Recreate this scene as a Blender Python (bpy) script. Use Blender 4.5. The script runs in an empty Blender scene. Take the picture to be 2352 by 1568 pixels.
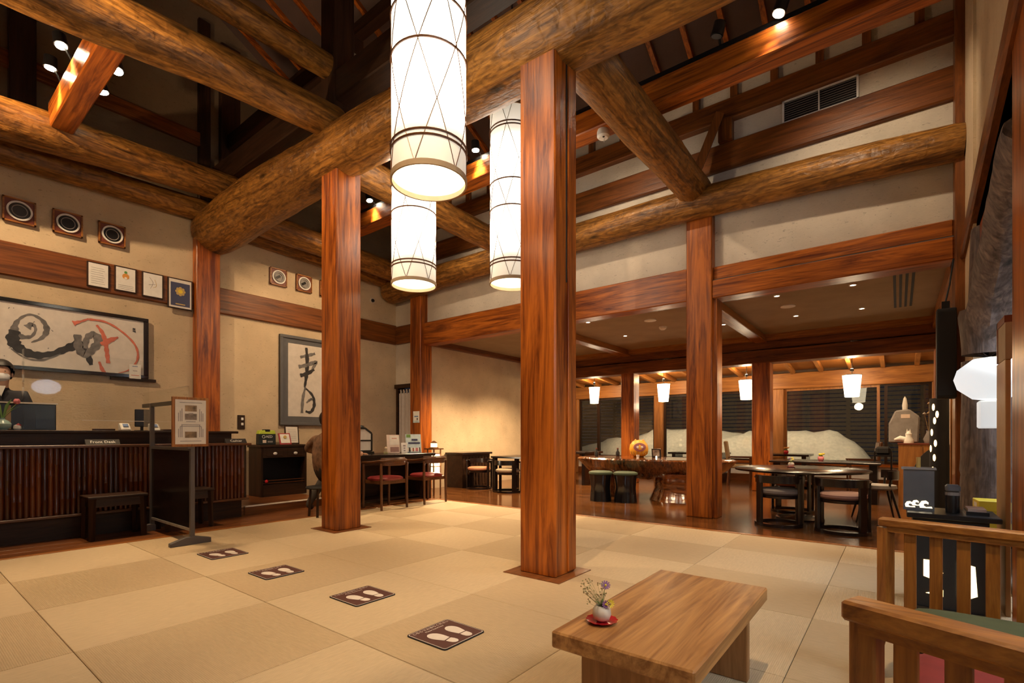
import bpy, bmesh, math, random
from mathutils import Vector, Matrix, Euler
random.seed(7)
S = bpy.context.scene
C = S.collection
PI = math.pi

# ---------------------------------------------------------------- camera, world, exposure
CAM_H = 1.05
cd = bpy.data.cameras.new('camera')
cam = bpy.data.objects.new('camera', cd)
C.objects.link(cam)
cam.location = (0, 0, CAM_H)
cam.rotation_euler = (math.radians(90), 0, math.radians(37.9))
cd.sensor_width = 36.0
cd.lens = 1140.0 / 2352.0 * 36.0
cd.shift_y = 215.0 / 2352.0
cd.clip_start = 0.02
S.camera = cam

W = bpy.data.worlds.new('night')
S.world = W
W.use_nodes = True
bg = W.node_tree.nodes['Background']
bg.inputs[0].default_value = (0.10, 0.12, 0.18, 1)
bg.inputs[1].default_value = 0.05
S.view_settings.view_transform = 'Standard'
S.view_settings.look = 'None'
S.view_settings.exposure = 0.75
S.view_settings.gamma = 1.0
S.view_settings.use_curve_mapping = False
S.cycles.max_bounces = 5
S.cycles.diffuse_bounces = 3
S.cycles.glossy_bounces = 2
S.cycles.use_adaptive_sampling = True
S.cycles.adaptive_threshold = 0.12
S.cycles.adaptive_min_samples = 16
S.cycles.transparent_max_bounces = 10
S.cycles.sample_clamp_indirect = 4.0
S.cycles.caustics_reflective = False
S.cycles.caustics_refractive = False

WARM = (1.0, 0.70, 0.40)
WARM2 = (1.0, 0.80, 0.56)
LANTERN = (1.0, 0.87, 0.68)
COOL = (0.80, 0.88, 1.0)

# ---------------------------------------------------------------- materials
MATS = {}
def _new(name):
    m = bpy.data.materials.new(name)
    m.use_nodes = True
    nt = m.node_tree
    b = nt.nodes['Principled BSDF']
    MATS[name] = m
    return m, nt, b
def N(nt, t, **kw):
    n = nt.nodes.new(t)
    for k, v in kw.items():
        setattr(n, k, v)
    return n
def ramp(nt, stops):
    r = nt.nodes.new('ShaderNodeValToRGB')
    el = r.color_ramp.elements
    while len(el) < len(stops):
        el.new(0.5)
    for e, (p, c) in zip(el, stops):
        e.position = p
        e.color = (*c, 1)
    return r
def plain(name, col, rough=0.5, metal=0.0, emit=None, es=0.0, coat=0.0, vary=0.0, trans=0.0, spec=None):
    m, nt, b = _new(name)
    b.inputs['Base Color'].default_value = (*col, 1)
    b.inputs['Roughness'].default_value = rough
    b.inputs['Metallic'].default_value = metal
    if spec is not None:
        b.inputs['Specular IOR Level'].default_value = spec
    if coat:
        b.inputs['Coat Weight'].default_value = coat
        b.inputs['Coat Roughness'].default_value = 0.1
    if trans:
        b.inputs['Transmission Weight'].default_value = trans
    if emit:
        b.inputs['Emission Color'].default_value = (*emit, 1)
        b.inputs['Emission Strength'].default_value = es
    v = vary or 0.06
    tc = N(nt, 'ShaderNodeTexCoord')
    no = N(nt, 'ShaderNodeTexNoise')
    no.inputs['Scale'].default_value = 14
    no.inputs['Detail'].default_value = 4
    nt.links.new(tc.outputs['Object'], no.inputs['Vector'])
    r = ramp(nt, [(0.3, tuple(c * (1 - v) for c in col)), (0.7, tuple(min(1, c * (1 + v)) for c in col))])
    nt.links.new(no.outputs['Fac'], r.inputs[0])
    nt.links.new(r.outputs[0], b.inputs['Base Color'])
    return m
def wood(name, dark, light, axis='X', scale=1.0, rough=0.42, bump=0.25, hewn=0.0, coat=0.0, spec=None, contrast=(0.28, 0.72)):
    m, nt, b = _new(name)
    tc = N(nt, 'ShaderNodeTexCoord')
    mp = N(nt, 'ShaderNodeMapping')
    s = [9 * scale] * 3
    s['XYZ'.index(axis)] = 0.75 * scale
    mp.inputs['Scale'].default_value = s
    nt.links.new(tc.outputs['Object'], mp.inputs['Vector'])
    n1 = N(nt, 'ShaderNodeTexNoise')
    n1.inputs['Scale'].default_value = 1.0
    n1.inputs['Detail'].default_value = 4
    n1.inputs['Roughness'].default_value = 0.65
    n1.inputs['Distortion'].default_value = 1.6
    nt.links.new(mp.outputs[0], n1.inputs['Vector'])
    mp2 = N(nt, 'ShaderNodeMapping')
    s2 = [60 * scale] * 3
    s2['XYZ'.index(axis)] = 2.0 * scale
    mp2.inputs['Scale'].default_value = s2
    nt.links.new(tc.outputs['Object'], mp2.inputs['Vector'])
    n2 = N(nt, 'ShaderNodeTexNoise')
    n2.inputs['Scale'].default_value = 1.0
    n2.inputs['Detail'].default_value = 2
    nt.links.new(mp2.outputs[0], n2.inputs['Vector'])
    mx = N(nt, 'ShaderNodeMath', operation='MULTIPLY_ADD')
    nt.links.new(n2.outputs['Fac'], mx.inputs[0])
    mx.inputs[1].default_value = 0.35
    nt.links.new(n1.outputs['Fac'], mx.inputs[2])
    sub = N(nt, 'ShaderNodeMath', operation='SUBTRACT')
    nt.links.new(mx.outputs[0], sub.inputs[0])
    sub.inputs[1].default_value = 0.175
    mid = tuple((d + l) * 0.5 for d, l in zip(dark, light))
    r = ramp(nt, [(contrast[0], dark), (0.5, mid), (contrast[1], light)])
    nt.links.new(sub.outputs[0], r.inputs[0])
    out = r.outputs[0]
    hgt = sub.outputs[0]
    if hewn:
        # knots and tool marks
        vo = N(nt, 'ShaderNodeTexVoronoi')
        vo.inputs['Scale'].default_value = 1.0
        mp3 = N(nt, 'ShaderNodeMapping')
        s3 = [3.2] * 3
        s3['XYZ'.index(axis)] = 1.1
        mp3.inputs['Scale'].default_value = s3
        nt.links.new(tc.outputs['Object'], mp3.inputs['Vector'])
        nt.links.new(mp3.outputs[0], vo.inputs['Vector'])
        rk = ramp(nt, [(0.05, (0.12, 0.12, 0.12)), (0.13, (1, 1, 1))])
        nt.links.new(vo.outputs['Distance'], rk.inputs[0])
        mm = N(nt, 'ShaderNodeMix', data_type='RGBA', blend_type='MULTIPLY')
        mm.inputs[0].default_value = 0.85
        nt.links.new(out, mm.inputs[6])
        nt.links.new(rk.outputs[0], mm.inputs[7])
        out = mm.outputs[2]
        n3 = N(nt, 'ShaderNodeTexNoise')
        n3.inputs['Scale'].default_value = 11
        n3.inputs['Detail'].default_value = 2
        n3.inputs['Distortion'].default_value = 0.6
        nt.links.new(tc.outputs['Object'], n3.inputs['Vector'])
        ad = N(nt, 'ShaderNodeMath', operation='MULTIPLY_ADD')
        nt.links.new(n3.outputs['Fac'], ad.inputs[0])
        ad.inputs[1].default_value = hewn
        nt.links.new(sub.outputs[0], ad.inputs[2])
        hgt = ad.outputs[0]
        n4 = N(nt, 'ShaderNodeTexNoise')
        mp4 = N(nt, 'ShaderNodeMapping')
        s4 = [13.0] * 3
        s4['XYZ'.index(axis)] = 4.0
        mp4.inputs['Scale'].default_value = s4
        nt.links.new(tc.outputs['Object'], mp4.inputs['Vector'])
        n4.inputs['Scale'].default_value = 1.0
        n4.inputs['Detail'].default_value = 3
        n4.inputs['Distortion'].default_value = 2.2
        nt.links.new(mp4.outputs[0], n4.inputs['Vector'])
        r4 = ramp(nt, [(0.36, (0.42, 0.38, 0.36)), (0.52, (1.0, 1.0, 1.0)), (0.66, (1.35, 1.3, 1.2))])
        nt.links.new(n4.outputs['Fac'], r4.inputs[0])
        m4 = N(nt, 'ShaderNodeMix', data_type='RGBA', blend_type='MULTIPLY')
        m4.inputs[0].default_value = 0.72
        nt.links.new(out, m4.inputs[6])
        nt.links.new(r4.outputs[0], m4.inputs[7])
        out = m4.outputs[2]
    nt.links.new(out, b.inputs['Base Color'])
    b.inputs['Roughness'].default_value = rough
    if spec is not None:
        b.inputs['Specular IOR Level'].default_value = spec
    if coat:
        b.inputs['Coat Weight'].default_value = coat
        b.inputs['Coat Roughness'].default_value = 0.12
    bp = N(nt, 'ShaderNodeBump')
    bp.inputs['Strength'].default_value = bump
    bp.inputs['Distance'].default_value = 0.01
    nt.links.new(hgt, bp.inputs['Height'])
    nt.links.new(bp.outputs[0], b.inputs['Normal'])
    return m
def plaster(name, col, fleck=0.25):
    m, nt, b = _new(name)
    tc = N(nt, 'ShaderNodeTexCoord')
    n1 = N(nt, 'ShaderNodeTexNoise')
    n1.inputs['Scale'].default_value = 3.0
    n1.inputs['Detail'].default_value = 4
    nt.links.new(tc.outputs['Object'], n1.inputs['Vector'])
    r = ramp(nt, [(0.3, tuple(c * 0.88 for c in col)), (0.7, tuple(c * 1.06 for c in col))])
    nt.links.new(n1.outputs['Fac'], r.inputs[0])
    mp = N(nt, 'ShaderNodeMapping')
    mp.inputs['Scale'].default_value = (9, 9, 22)
    mp.inputs['Rotation'].default_value = (0.5, 0.4, 0.3)
    nt.links.new(tc.outputs['Object'], mp.inputs['Vector'])
    n2 = N(nt, 'ShaderNodeTexNoise')
    n2.inputs['Scale'].default_value = 2.6
    n2.inputs['Detail'].default_value = 2
    n2.inputs['Distortion'].default_value = 1.0
    nt.links.new(mp.outputs[0], n2.inputs['Vector'])
    r2 = ramp(nt, [(0.24, (1 - fleck * 1.6,) * 3), (0.36, (1, 1, 1))])
    nt.links.new(n2.outputs['Fac'], r2.inputs[0])
    mm = N(nt, 'ShaderNodeMix', data_type='RGBA', blend_type='MULTIPLY')
    mm.inputs[0].default_value = 1.0
    nt.links.new(r.outputs[0], mm.inputs[6])
    nt.links.new(r2.outputs[0], mm.inputs[7])
    nt.links.new(mm.outputs[2], b.inputs['Base Color'])
    b.inputs['Roughness'].default_value = 0.9
    b.inputs['Specular IOR Level'].default_value = 0.15
    bp = N(nt, 'ShaderNodeBump')
    bp.inputs['Strength'].default_value = 0.25
    bp.inputs['Distance'].default_value = 0.01
    nt.links.new(n2.outputs['Fac'], bp.inputs['Height'])
    nt.links.new(bp.outputs[0], b.inputs['Normal'])
    return m
def tatami(name, col, axis):
    m, nt, b = _new(name)
    tc = N(nt, 'ShaderNodeTexCoord')
    wv = N(nt, 'ShaderNodeTexWave')
    wv.wave_type = 'BANDS'
    wv.bands_direction = axis
    wv.inputs['Scale'].default_value = 38
    wv.inputs['Distortion'].default_value = 0.6
    wv.inputs['Detail'].default_value = 1
    nt.links.new(tc.outputs['Object'], wv.inputs['Vector'])
    mp = N(nt, 'ShaderNodeMapping')
    s = [70, 70, 70]
    s['XYZ'.index('Y' if axis == 'X' else 'X')] = 16
    mp.inputs['Scale'].default_value = s
    nt.links.new(tc.outputs['Object'], mp.inputs['Vector'])
    no = N(nt, 'ShaderNodeTexNoise')
    no.inputs['Scale'].default_value = 1.0
    no.inputs['Detail'].default_value = 4
    nt.links.new(mp.outputs[0], no.inputs['Vector'])
    r = ramp(nt, [(0.25, tuple(c * 0.91 for c in col)), (0.75, tuple(min(1, c * 1.06) for c in col))])
    nt.links.new(no.outputs['Fac'], r.inputs[0])
    r2 = ramp(nt, [(0.0, (0.86,) * 3), (0.6, (1, 1, 1))])
    nt.links.new(wv.outputs['Fac'], r2.inputs[0])
    mm = N(nt, 'ShaderNodeMix', data_type='RGBA', blend_type='MULTIPLY')
    mm.inputs[0].default_value = 0.7
    nt.links.new(r.outputs[0], mm.inputs[6])
    nt.links.new(r2.outputs[0], mm.inputs[7])
    nt.links.new(mm.outputs[2], b.inputs['Base Color'])
    b.inputs['Roughness'].default_value = 0.62
    b.inputs['Specular IOR Level'].default_value = 0.3
    bp = N(nt, 'ShaderNodeBump')
    bp.inputs['Strength'].default_value = 0.3
    bp.inputs['Distance'].default_value = 0.004
    nt.links.new(wv.outputs['Fac'], bp.inputs['Height'])
    nt.links.new(bp.outputs[0], b.inputs['Normal'])
    return m
def glass(name, tint=(0.93, 0.95, 0.95), ior=1.5, haze=0.0, boost=1.0):
    m = bpy.data.materials.new(name)
    m.use_nodes = True
    nt = m.node_tree
    nt.nodes.remove(nt.nodes['Principled BSDF'])
    out = nt.nodes['Material Output']
    tr = N(nt, 'ShaderNodeBsdfTransparent')
    tr.inputs[0].default_value = (*tint, 1)
    gl = N(nt, 'ShaderNodeBsdfGlossy')
    gl.inputs['Roughness'].default_value = 0.02
    gl.inputs['Color'].default_value = (1, 1, 1, 1)
    fr = N(nt, 'ShaderNodeFresnel')
    fr.inputs[0].default_value = ior
    mu = N(nt, 'ShaderNodeMath', operation='MULTIPLY')
    mu.inputs[1].default_value = boost
    mu.use_clamp = True
    nt.links.new(fr.outputs[0], mu.inputs[0])
    mx = N(nt, 'ShaderNodeMixShader')
    nt.links.new(mu.outputs[0], mx.inputs[0])
    nt.links.new(tr.outputs[0], mx.inputs[1])
    nt.links.new(gl.outputs[0], mx.inputs[2])
    nt.links.new(mx.outputs[0], out.inputs[0])
    MATS[name] = m
    return m
def glow(name, col, strength, base=(0.9, 0.85, 0.75), mottled=0.0, rough=0.7):
    """paper or diffuser that gives off light"""
    m, nt, b = _new(name)
    b.inputs['Base Color'].default_value = (*base, 1)
    b.inputs['Roughness'].default_value = rough
    b.inputs['Emission Color'].default_value = (*col, 1)
    b.inputs['Emission Strength'].default_value = strength
    if mottled:
        tc = N(nt, 'ShaderNodeTexCoord')
        no = N(nt, 'ShaderNodeTexNoise')
        no.inputs['Scale'].default_value = 2.2
        no.inputs['Detail'].default_value = 4
        nt.links.new(tc.outputs['Object'], no.inputs['Vector'])
        mr = N(nt, 'ShaderNodeMapRange')
        mr.inputs[1].default_value = 0.3
        mr.inputs[2].default_value = 0.7
        mr.inputs[3].default_value = strength * (1 - mottled)
        mr.inputs[4].default_value = strength * (1 + mottled)
        nt.links.new(no.outputs['Fac'], mr.inputs[0])
        nt.links.new(mr.outputs[0], b.inputs['Emission Strength'])
    return m

def lantern_paper():
    # washi shade with two lamps inside: brightest around the lamps, creamier towards the ends
    m, nt, b = _new('lanternpaper')
    b.inputs['Base Color'].default_value = (0.85, 0.80, 0.70, 1)
    b.inputs['Roughness'].default_value = 0.8
    b.inputs['Emission Color'].default_value = (*LANTERN, 1)
    tc = N(nt, 'ShaderNodeTexCoord')
    sp = N(nt, 'ShaderNodeSeparateXYZ')
    nt.links.new(tc.outputs['Object'], sp.inputs[0])
    mr = N(nt, 'ShaderNodeMapRange')
    mr.inputs[2].default_value = 1.92
    nt.links.new(sp.outputs['Z'], mr.inputs[0])
    r = ramp(nt, [(0.0, (0.055,) * 3), (0.11, (0.085,) * 3), (0.30, (1, 1, 1)), (0.50, (0.35,) * 3), (0.68, (0.9,) * 3), (0.86, (0.12,) * 3), (1.0, (0.06,) * 3)])
    r.color_ramp.interpolation = 'EASE'
    nt.links.new(mr.outputs[0], r.inputs[0])
    no = N(nt, 'ShaderNodeTexNoise')
    no.inputs['Scale'].default_value = 3.0
    no.inputs['Detail'].default_value = 5
    nt.links.new(tc.outputs['Object'], no.inputs['Vector'])
    ml = N(nt, 'ShaderNodeMath', operation='MULTIPLY_ADD')
    nt.links.new(no.outputs['Fac'], ml.inputs[0])
    ml.inputs[1].default_value = 0.8
    ml.inputs[2].default_value = 0.6
    m2 = N(nt, 'ShaderNodeMath', operation='MULTIPLY')
    nt.links.new(r.outputs[0], m2.inputs[0])
    nt.links.new(ml.outputs[0], m2.inputs[1])
    m3 = N(nt, 'ShaderNodeMath', operation='MULTIPLY')
    nt.links.new(m2.outputs[0], m3.inputs[0])
    m3.inputs[1].default_value = LANTERN_PEAK
    nt.links.new(m3.outputs[0], b.inputs['Emission Strength'])
LANTERN_PEAK = 3.9
for ax in 'XYZ':
    wood('col' + ax, (0.125, 0.022, 0.002), (0.50, 0.135, 0.014), ax, rough=0.34, bump=0.25, spec=0.45, contrast=(0.34, 0.66))
    wood('log' + ax, (0.075, 0.025, 0.004), (0.42, 0.185, 0.036), ax, rough=0.42, bump=1.0, hewn=1.3, spec=0.35)
    wood('beam' + ax, (0.060, 0.016, 0.003), (0.27, 0.082, 0.014), ax, rough=0.42, bump=0.3, spec=0.35)
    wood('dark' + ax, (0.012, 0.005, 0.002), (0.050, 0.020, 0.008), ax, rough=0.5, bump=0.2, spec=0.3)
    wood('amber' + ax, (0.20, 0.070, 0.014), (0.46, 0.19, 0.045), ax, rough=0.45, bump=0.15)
    wood('lacquer' + ax, (0.006, 0.004, 0.004), (0.020, 0.011, 0.009), ax, rough=0.22, bump=0.05)
    wood('chair' + ax, (0.16, 0.048, 0.007), (0.46, 0.180, 0.030), ax, scale=2.0, rough=0.35, bump=0.15)
    wood('oak' + ax, (0.22, 0.095, 0.030), (0.45, 0.225, 0.085), ax, scale=1.6, rough=0.4, bump=0.2)
    wood('brownchair' + ax, (0.055, 0.018, 0.005), (0.16, 0.058, 0.017), ax, scale=2, rough=0.35, bump=0.1)
wood('tabletop', (0.27, 0.105, 0.026), (0.58, 0.285, 0.090), 'Y', scale=1.0, rough=0.38, bump=0.3, contrast=(0.36, 0.64))
wood('floorwood', (0.055, 0.018, 0.005), (0.19, 0.072, 0.020), 'X', scale=0.8, rough=0.16, bump=0.05, spec=0.5)
wood('plank', (0.10, 0.032, 0.009), (0.27, 0.095, 0.028), 'Y', scale=1.0, rough=0.3, bump=0.1)
wood('border', (0.24, 0.075, 0.012), (0.42, 0.15, 0.028), 'Y', scale=1.0, rough=0.35, bump=0.1)
wood('slab', (0.045, 0.012, 0.004), (0.30, 0.095, 0.022), 'X', scale=0.9, rough=0.12, bump=0.3, coat=0.8)
wood('barkedge', (0.02, 0.007, 0.003), (0.24, 0.080, 0.020), 'Z', scale=0.8, rough=0.14, bump=0.9, hewn=1.2, coat=0.8)
wood('trunkgrey', (0.055, 0.040, 0.036), (0.21, 0.155, 0.135), 'Z', scale=0.9, rough=0.6, bump=0.9, hewn=0.8)
wood('bamboo', (0.045, 0.009, 0.003), (0.135, 0.030, 0.008), 'Z', scale=1.5, rough=0.28, bump=0.1)
wood('bamboo2', (0.030, 0.007, 0.003), (0.085, 0.020, 0.007), 'Z', scale=1.5, rough=0.28, bump=0.1)
wood('bamboo3', (0.070, 0.014, 0.004), (0.190, 0.044, 0.010), 'Z', scale=1.5, rough=0.28, bump=0.1)
plaster('plaster', (0.60, 0.46, 0.30))
plaster('plaster2', (0.62, 0.53, 0.42))
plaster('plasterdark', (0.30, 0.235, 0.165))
plaster('gable', (0.20, 0.135, 0.080))  # darker plaster: shade of the roof space put into the colour
plaster('ceilpaint', (0.34, 0.26, 0.17), fleck=0.05)
plaster('roofboard', (0.11, 0.070, 0.058), fleck=0.05)
tatami('tatamiA', (0.63, 0.485, 0.30), 'X')  # lighter mats: sheen of the weave put into the colour
tatami('tatamiB', (0.55, 0.41, 0.245), 'Y')  # darker mats: weave turned from the sheen, put into the colour
plain('joint', (0.18, 0.12, 0.06), 0.9)
plain('black', (0.010, 0.009, 0.009), 0.3)
plain('blackmatte', (0.012, 0.011, 0.011), 0.7)
plain('blackgloss', (0.008, 0.008, 0.010), 0.12, coat=0.5)
plain('smoke', (0.016, 0.011, 0.010), 0.22)
plain('iron', (0.10, 0.085, 0.08), 0.45)
plain('greyframe', (0.11, 0.11, 0.115), 0.4)
plain('white', (0.80, 0.77, 0.72), 0.6)
plain('paper', (0.76, 0.70, 0.62), 0.7)
plain('artpaper', (0.66, 0.60, 0.53), 0.35)
plain('ink', (0.030, 0.028, 0.028), 0.5, vary=0.4)
plain('inkgrey', (0.16, 0.15, 0.145), 0.5, vary=0.4)
plain('inkred', (0.60, 0.16, 0.10), 0.5, vary=0.2)
plain('textgrey', (0.30, 0.27, 0.26), 0.6)
plain('textblue', (0.12, 0.20, 0.40), 0.6)
plain('photo1', (0.30, 0.20, 0.11), 0.5, vary=0.6)
plain('photo2', (0.24, 0.19, 0.15), 0.5, vary=0.6)
plain('gold', (0.55, 0.36, 0.10), 0.4)
plain('navy', (0.035, 0.035, 0.09), 0.4)
plain('orange', (0.70, 0.30, 0.06), 0.5)
plain('green', (0.10, 0.30, 0.08), 0.5)
plain('leaf', (0.14, 0.26, 0.05), 0.5)
plain('stemgreen', (0.20, 0.30, 0.08), 0.5)
plain('aedblack', (0.012, 0.016, 0.014), 0.5)
plain('lime', (0.50, 0.62, 0.06), 0.5)
plain('redcover', (0.38, 0.03, 0.04), 0.5)
plain('redglass', (0.5, 0.02, 0.03), 0.2)
plain('redlacquer', (0.46, 0.010, 0.018), 0.25, coat=0.6)
plain('vasewhite', (0.74, 0.66, 0.55), 0.35)
plain('purple', (0.22, 0.09, 0.26), 0.6)
plain('yellow', (0.80, 0.60, 0.04), 0.6)
plain('wheat', (0.42, 0.38, 0.18), 0.8)
plain('pink', (0.80, 0.25, 0.28), 0.6)
plain('celadon', (0.30, 0.44, 0.40), 0.25)
plain('redseat', (0.20, 0.022, 0.022), 0.35, vary=0.15)
plain('redcloth', (0.20, 0.018, 0.012), 0.85, vary=0.1)
plain('greencloth', (0.068, 0.078, 0.030), 0.85, vary=0.1)
plain('stoolgreen', (0.060, 0.085, 0.045), 0.7)
plain('mauve', (0.30, 0.17, 0.145), 0.8)
plain('greyblue', (0.15, 0.13, 0.13), 0.8)
plain('rust', (0.42, 0.17, 0.085), 0.7)
plain('beige', (0.42, 0.31, 0.20), 0.8)
plain('tan', (0.30, 0.19, 0.085), 0.7)
plain('mat_brown', (0.085, 0.022, 0.014), 0.6)
plain('mat_white', (0.74, 0.66, 0.58), 0.6)
plain('mat_black', (0.018, 0.014, 0.012), 0.7)
plain('nosing', (0.90, 0.82, 0.70), 0.2)  # near-white: reflection along the step edge put into the colour
plain('chrome', (0.6, 0.6, 0.6), 0.2, metal=1.0)
plain('curtain', (0.52, 0.46, 0.42), 0.9)
plain('snow', (0.72, 0.68, 0.60), 0.85, vary=0.12)
plain('fencewood', (0.070, 0.052, 0.034), 0.7, vary=0.2)
plain('nightground', (0.10, 0.10, 0.09), 0.9)
plain('skin', (0.55, 0.33, 0.23), 0.55)
plain('hair', (0.012, 0.010, 0.010), 0.5)
plain('mask', (0.62, 0.64, 0.66), 0.8)
plain('jacket', (0.014, 0.014, 0.020), 0.8)
plain('brownshirt', (0.20, 0.105, 0.060), 0.85, vary=0.5)
plain('trousers', (0.055, 0.045, 0.038), 0.85)
plain('stone', (0.26, 0.235, 0.22), 0.6, vary=0.15)
plain('yellowbox', (0.75, 0.60, 0.05), 0.5)
plain('lightboard', (0.50, 0.30, 0.14), 0.5)
plain('redbrown', (0.17, 0.035, 0.014), 0.45)
plain('bluecover', (0.55, 0.66, 0.68), 0.5, vary=0.15)
plain('pinkcover', (0.74, 0.58, 0.48), 0.5)
plain('monitor', (0.014, 0.010, 0.009), 0.35)
plain('daruma', (0.72, 0.36, 0.03), 0.45)
plain('darumaface', (0.30, 0.10, 0.12), 0.5)
glass('windowglass', (0.90, 0.90, 0.86), 1.5)
glass('acrylic', (0.97, 0.975, 0.975), 1.3, boost=0.3)
lantern_paper()
glow('lanterndisc', LANTERN, 1.1)
glow('pendantglow', (1.0, 0.84, 0.58), 4.0)
glow('spotdisc', (1.0, 0.86, 0.62), 60.0)
glow('downdisc', (1.0, 0.84, 0.58), 14.0)
glow('andonglow', (1.0, 0.74, 0.38), 1.8)
glow('holeglow', (1.0, 0.62, 0.24), 3.0)
glow('globeglow', (0.80, 0.92, 1.0), 0.42)
glow('fillglow', (0.68, 0.84, 1.0), 15.0)  # glow of the added fill globes out of view
glow('waveglow', (1.0, 0.80, 0.50), 1.2)
glow('tubeglow', (0.80, 0.92, 1.0), 0.30)

for _m in ('spotdisc', 'downdisc', 'holeglow', 'waveglow', 'lanterndisc', 'tubeglow', 'globeglow'):
    MATS[_m].cycles.emission_sampling = 'NONE'

# ---------------------------------------------------------------- mesh helpers
class MB:
    def __init__(s):
        s.v = []; s.f = []; s.m = []
    def add(s, vs, fs, mi=0):
        o = len(s.v)
        s.v += [tuple(p) for p in vs]
        s.f += [tuple(i + o for i in f) for f in fs]
        s.m += [mi] * len(fs)
        return s
    def box(s, x0, x1, y0, y1, z0, z1, mi=0):
        v = [(x0, y0, z0), (x1, y0, z0), (x1, y1, z0), (x0, y1, z0), (x0, y0, z1), (x1, y0, z1), (x1, y1, z1), (x0, y1, z1)]
        return s.add(v, [(0, 3, 2, 1), (4, 5, 6, 7), (0, 1, 5, 4), (1, 2, 6, 5), (2, 3, 7, 6), (3, 0, 4, 7)], mi)
    def obox(s, c, sz, rot=(0, 0, 0), mi=0):
        M = Matrix.Translation(c) @ Euler(rot).to_matrix().to_4x4()
        a, b, d = sz[0] / 2, sz[1] / 2, sz[2] / 2
        v = [M @ Vector(p) for p in [(-a, -b, -d), (a, -b, -d), (a, b, -d), (-a, b, -d), (-a, -b, d), (a, -b, d), (a, b, d), (-a, b, d)]]
        return s.add(v, [(0, 3, 2, 1), (4, 5, 6, 7), (0, 1, 5, 4), (1, 2, 6, 5), (2, 3, 7, 6), (3, 0, 4, 7)], mi)
    def bar(s, p0, p1, w, h, mi=0, up=(0, 0, 1)):
        """rectangular bar from p0 to p1, w wide, h high"""
        p0, p1 = Vector(p0), Vector(p1)
        d = (p1 - p0).normalized()
        side = d.cross(Vector(up))
        if side.length < 1e-4:
            side = Vector((1, 0, 0))
        side.normalize()
        u = side.cross(d)
        v = []
        for p in (p0, p1):
            for a, b in ((-1, -1), (1, -1), (1, 1), (-1, 1)):
                v.append(p + side * (a * w / 2) + u * (b * h / 2))
        return s.add(v, [(3, 2, 1, 0), (4, 5, 6, 7), (0, 1, 5, 4), (1, 2, 6, 5), (2, 3, 7, 6), (3, 0, 4, 7)], mi)
    def tube(s, pts, r, n=8, mi=0, closed=False, flat=1.0, caps=True):
        P = [Vector(p) for p in pts]
        k = len(P)
        R = r if isinstance(r, (list, tuple)) else [r] * k
        rings = []
        prev = None
        for i in range(k):
            a = P[(i - 1) % k] if (closed or i > 0) else P[i]
            b = P[(i + 1) % k] if (closed or i < k - 1) else P[i]
            d = (b - a).normalized()
            ref = prev if prev is not None else (Vector((0, 0, 1)) if abs(d.z) < 0.9 else Vector((1, 0, 0)))
            side = d.cross(ref)
            if side.length < 1e-5:
                side = d.cross(Vector((0, 1, 0)))
            side.normalize()
            u = side.cross(d)
            prev = u
            rings.append([P[i] + side * (math.cos(t) * R[i]) + u * (math.sin(t) * R[i] * flat) for t in [2 * PI * j / n for j in range(n)]])
        vs = [p for rr in rings for p in rr]
        fs = []
        for i in range(k if closed else k - 1):
            i2 = (i + 1) % k
            for j in range(n):
                j2 = (j + 1) % n
                fs.append((i * n + j, i * n + j2, i2 * n + j2, i2 * n + j))
        if not closed and caps:
            fs.append(tuple(reversed(range(n))))
            fs.append(tuple((k - 1) * n + j for j in range(n)))
        return s.add(vs, fs, mi)
    def cyl(s, p0, p1, r0, r1=None, n=12, mi=0, caps=True):
        return s.tube([p0, p1], [r0, r0 if r1 is None else r1], n, mi, caps=caps)
    def lathe(s, prof, c=(0, 0, 0), n=24, mi=0, sx=1.0, sy=1.0, lobes=0, lobe=0.0):
        vs = []; fs = []
        k = len(prof)
        for (r, z) in prof:
            for j in range(n):
                t = 2 * PI * j / n
                q = r * (1 + lobe * math.cos(lobes * t)) if lobes else r
                vs.append((c[0] + q * math.cos(t) * sx, c[1] + q * math.sin(t) * sy, c[2] + z))
        for i in range(k - 1):
            for j in range(n):
                j2 = (j + 1) % n
                fs.append((i * n + j, i * n + j2, (i + 1) * n + j2, (i + 1) * n + j))
        if prof[0][0] > 1e-6:
            fs.append(tuple(reversed(range(n))))
        if prof[-1][0] > 1e-6:
            fs.append(tuple((k - 1) * n + j for j in range(n)))
        return s.add(vs, fs, mi)
    def prism(s, poly, axis, a0, a1, mi=0):
        """2D polygon extruded along axis; poly in the two other axes (in XYZ order)"""
        n = len(poly)
        vs = []
        for a in (a0, a1):
            for p, q in poly:
                vs.append({'X': (a, p, q), 'Y': (p, a, q), 'Z': (p, q, a)}[axis])
        fs = [tuple(range(n)), tuple(range(2 * n - 1, n - 1, -1))]
        for i in range(n):
            j = (i + 1) % n
            fs.append((i, i + n, j + n, j))
        return s.add(vs, fs, mi)
    def arc(s, c, ri, ro, z0, z1, a0, a1, n=16, mi=0, sx=1.0, sy=1.0):
        """upright curved band"""
        vs = []; fs = []
        for i in range(n + 1):
            t = a0 + (a1 - a0) * i / n
            for r, z in ((ri, z0), (ro, z0), (ro, z1), (ri, z1)):
                vs.append((c[0] + r * math.cos(t) * sx, c[1] + r * math.sin(t) * sy, c[2] + z))
        for i in range(n):
            for j in range(4):
                j2 = (j + 1) % 4
                fs.append((i * 4 + j, i * 4 + j2, i * 4 + 4 + j2, i * 4 + 4 + j))
        fs.append((3, 2, 1, 0)); fs.append((n * 4, n * 4 + 1, n * 4 + 2, n * 4 + 3))
        return s.add(vs, fs, mi)
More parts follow.
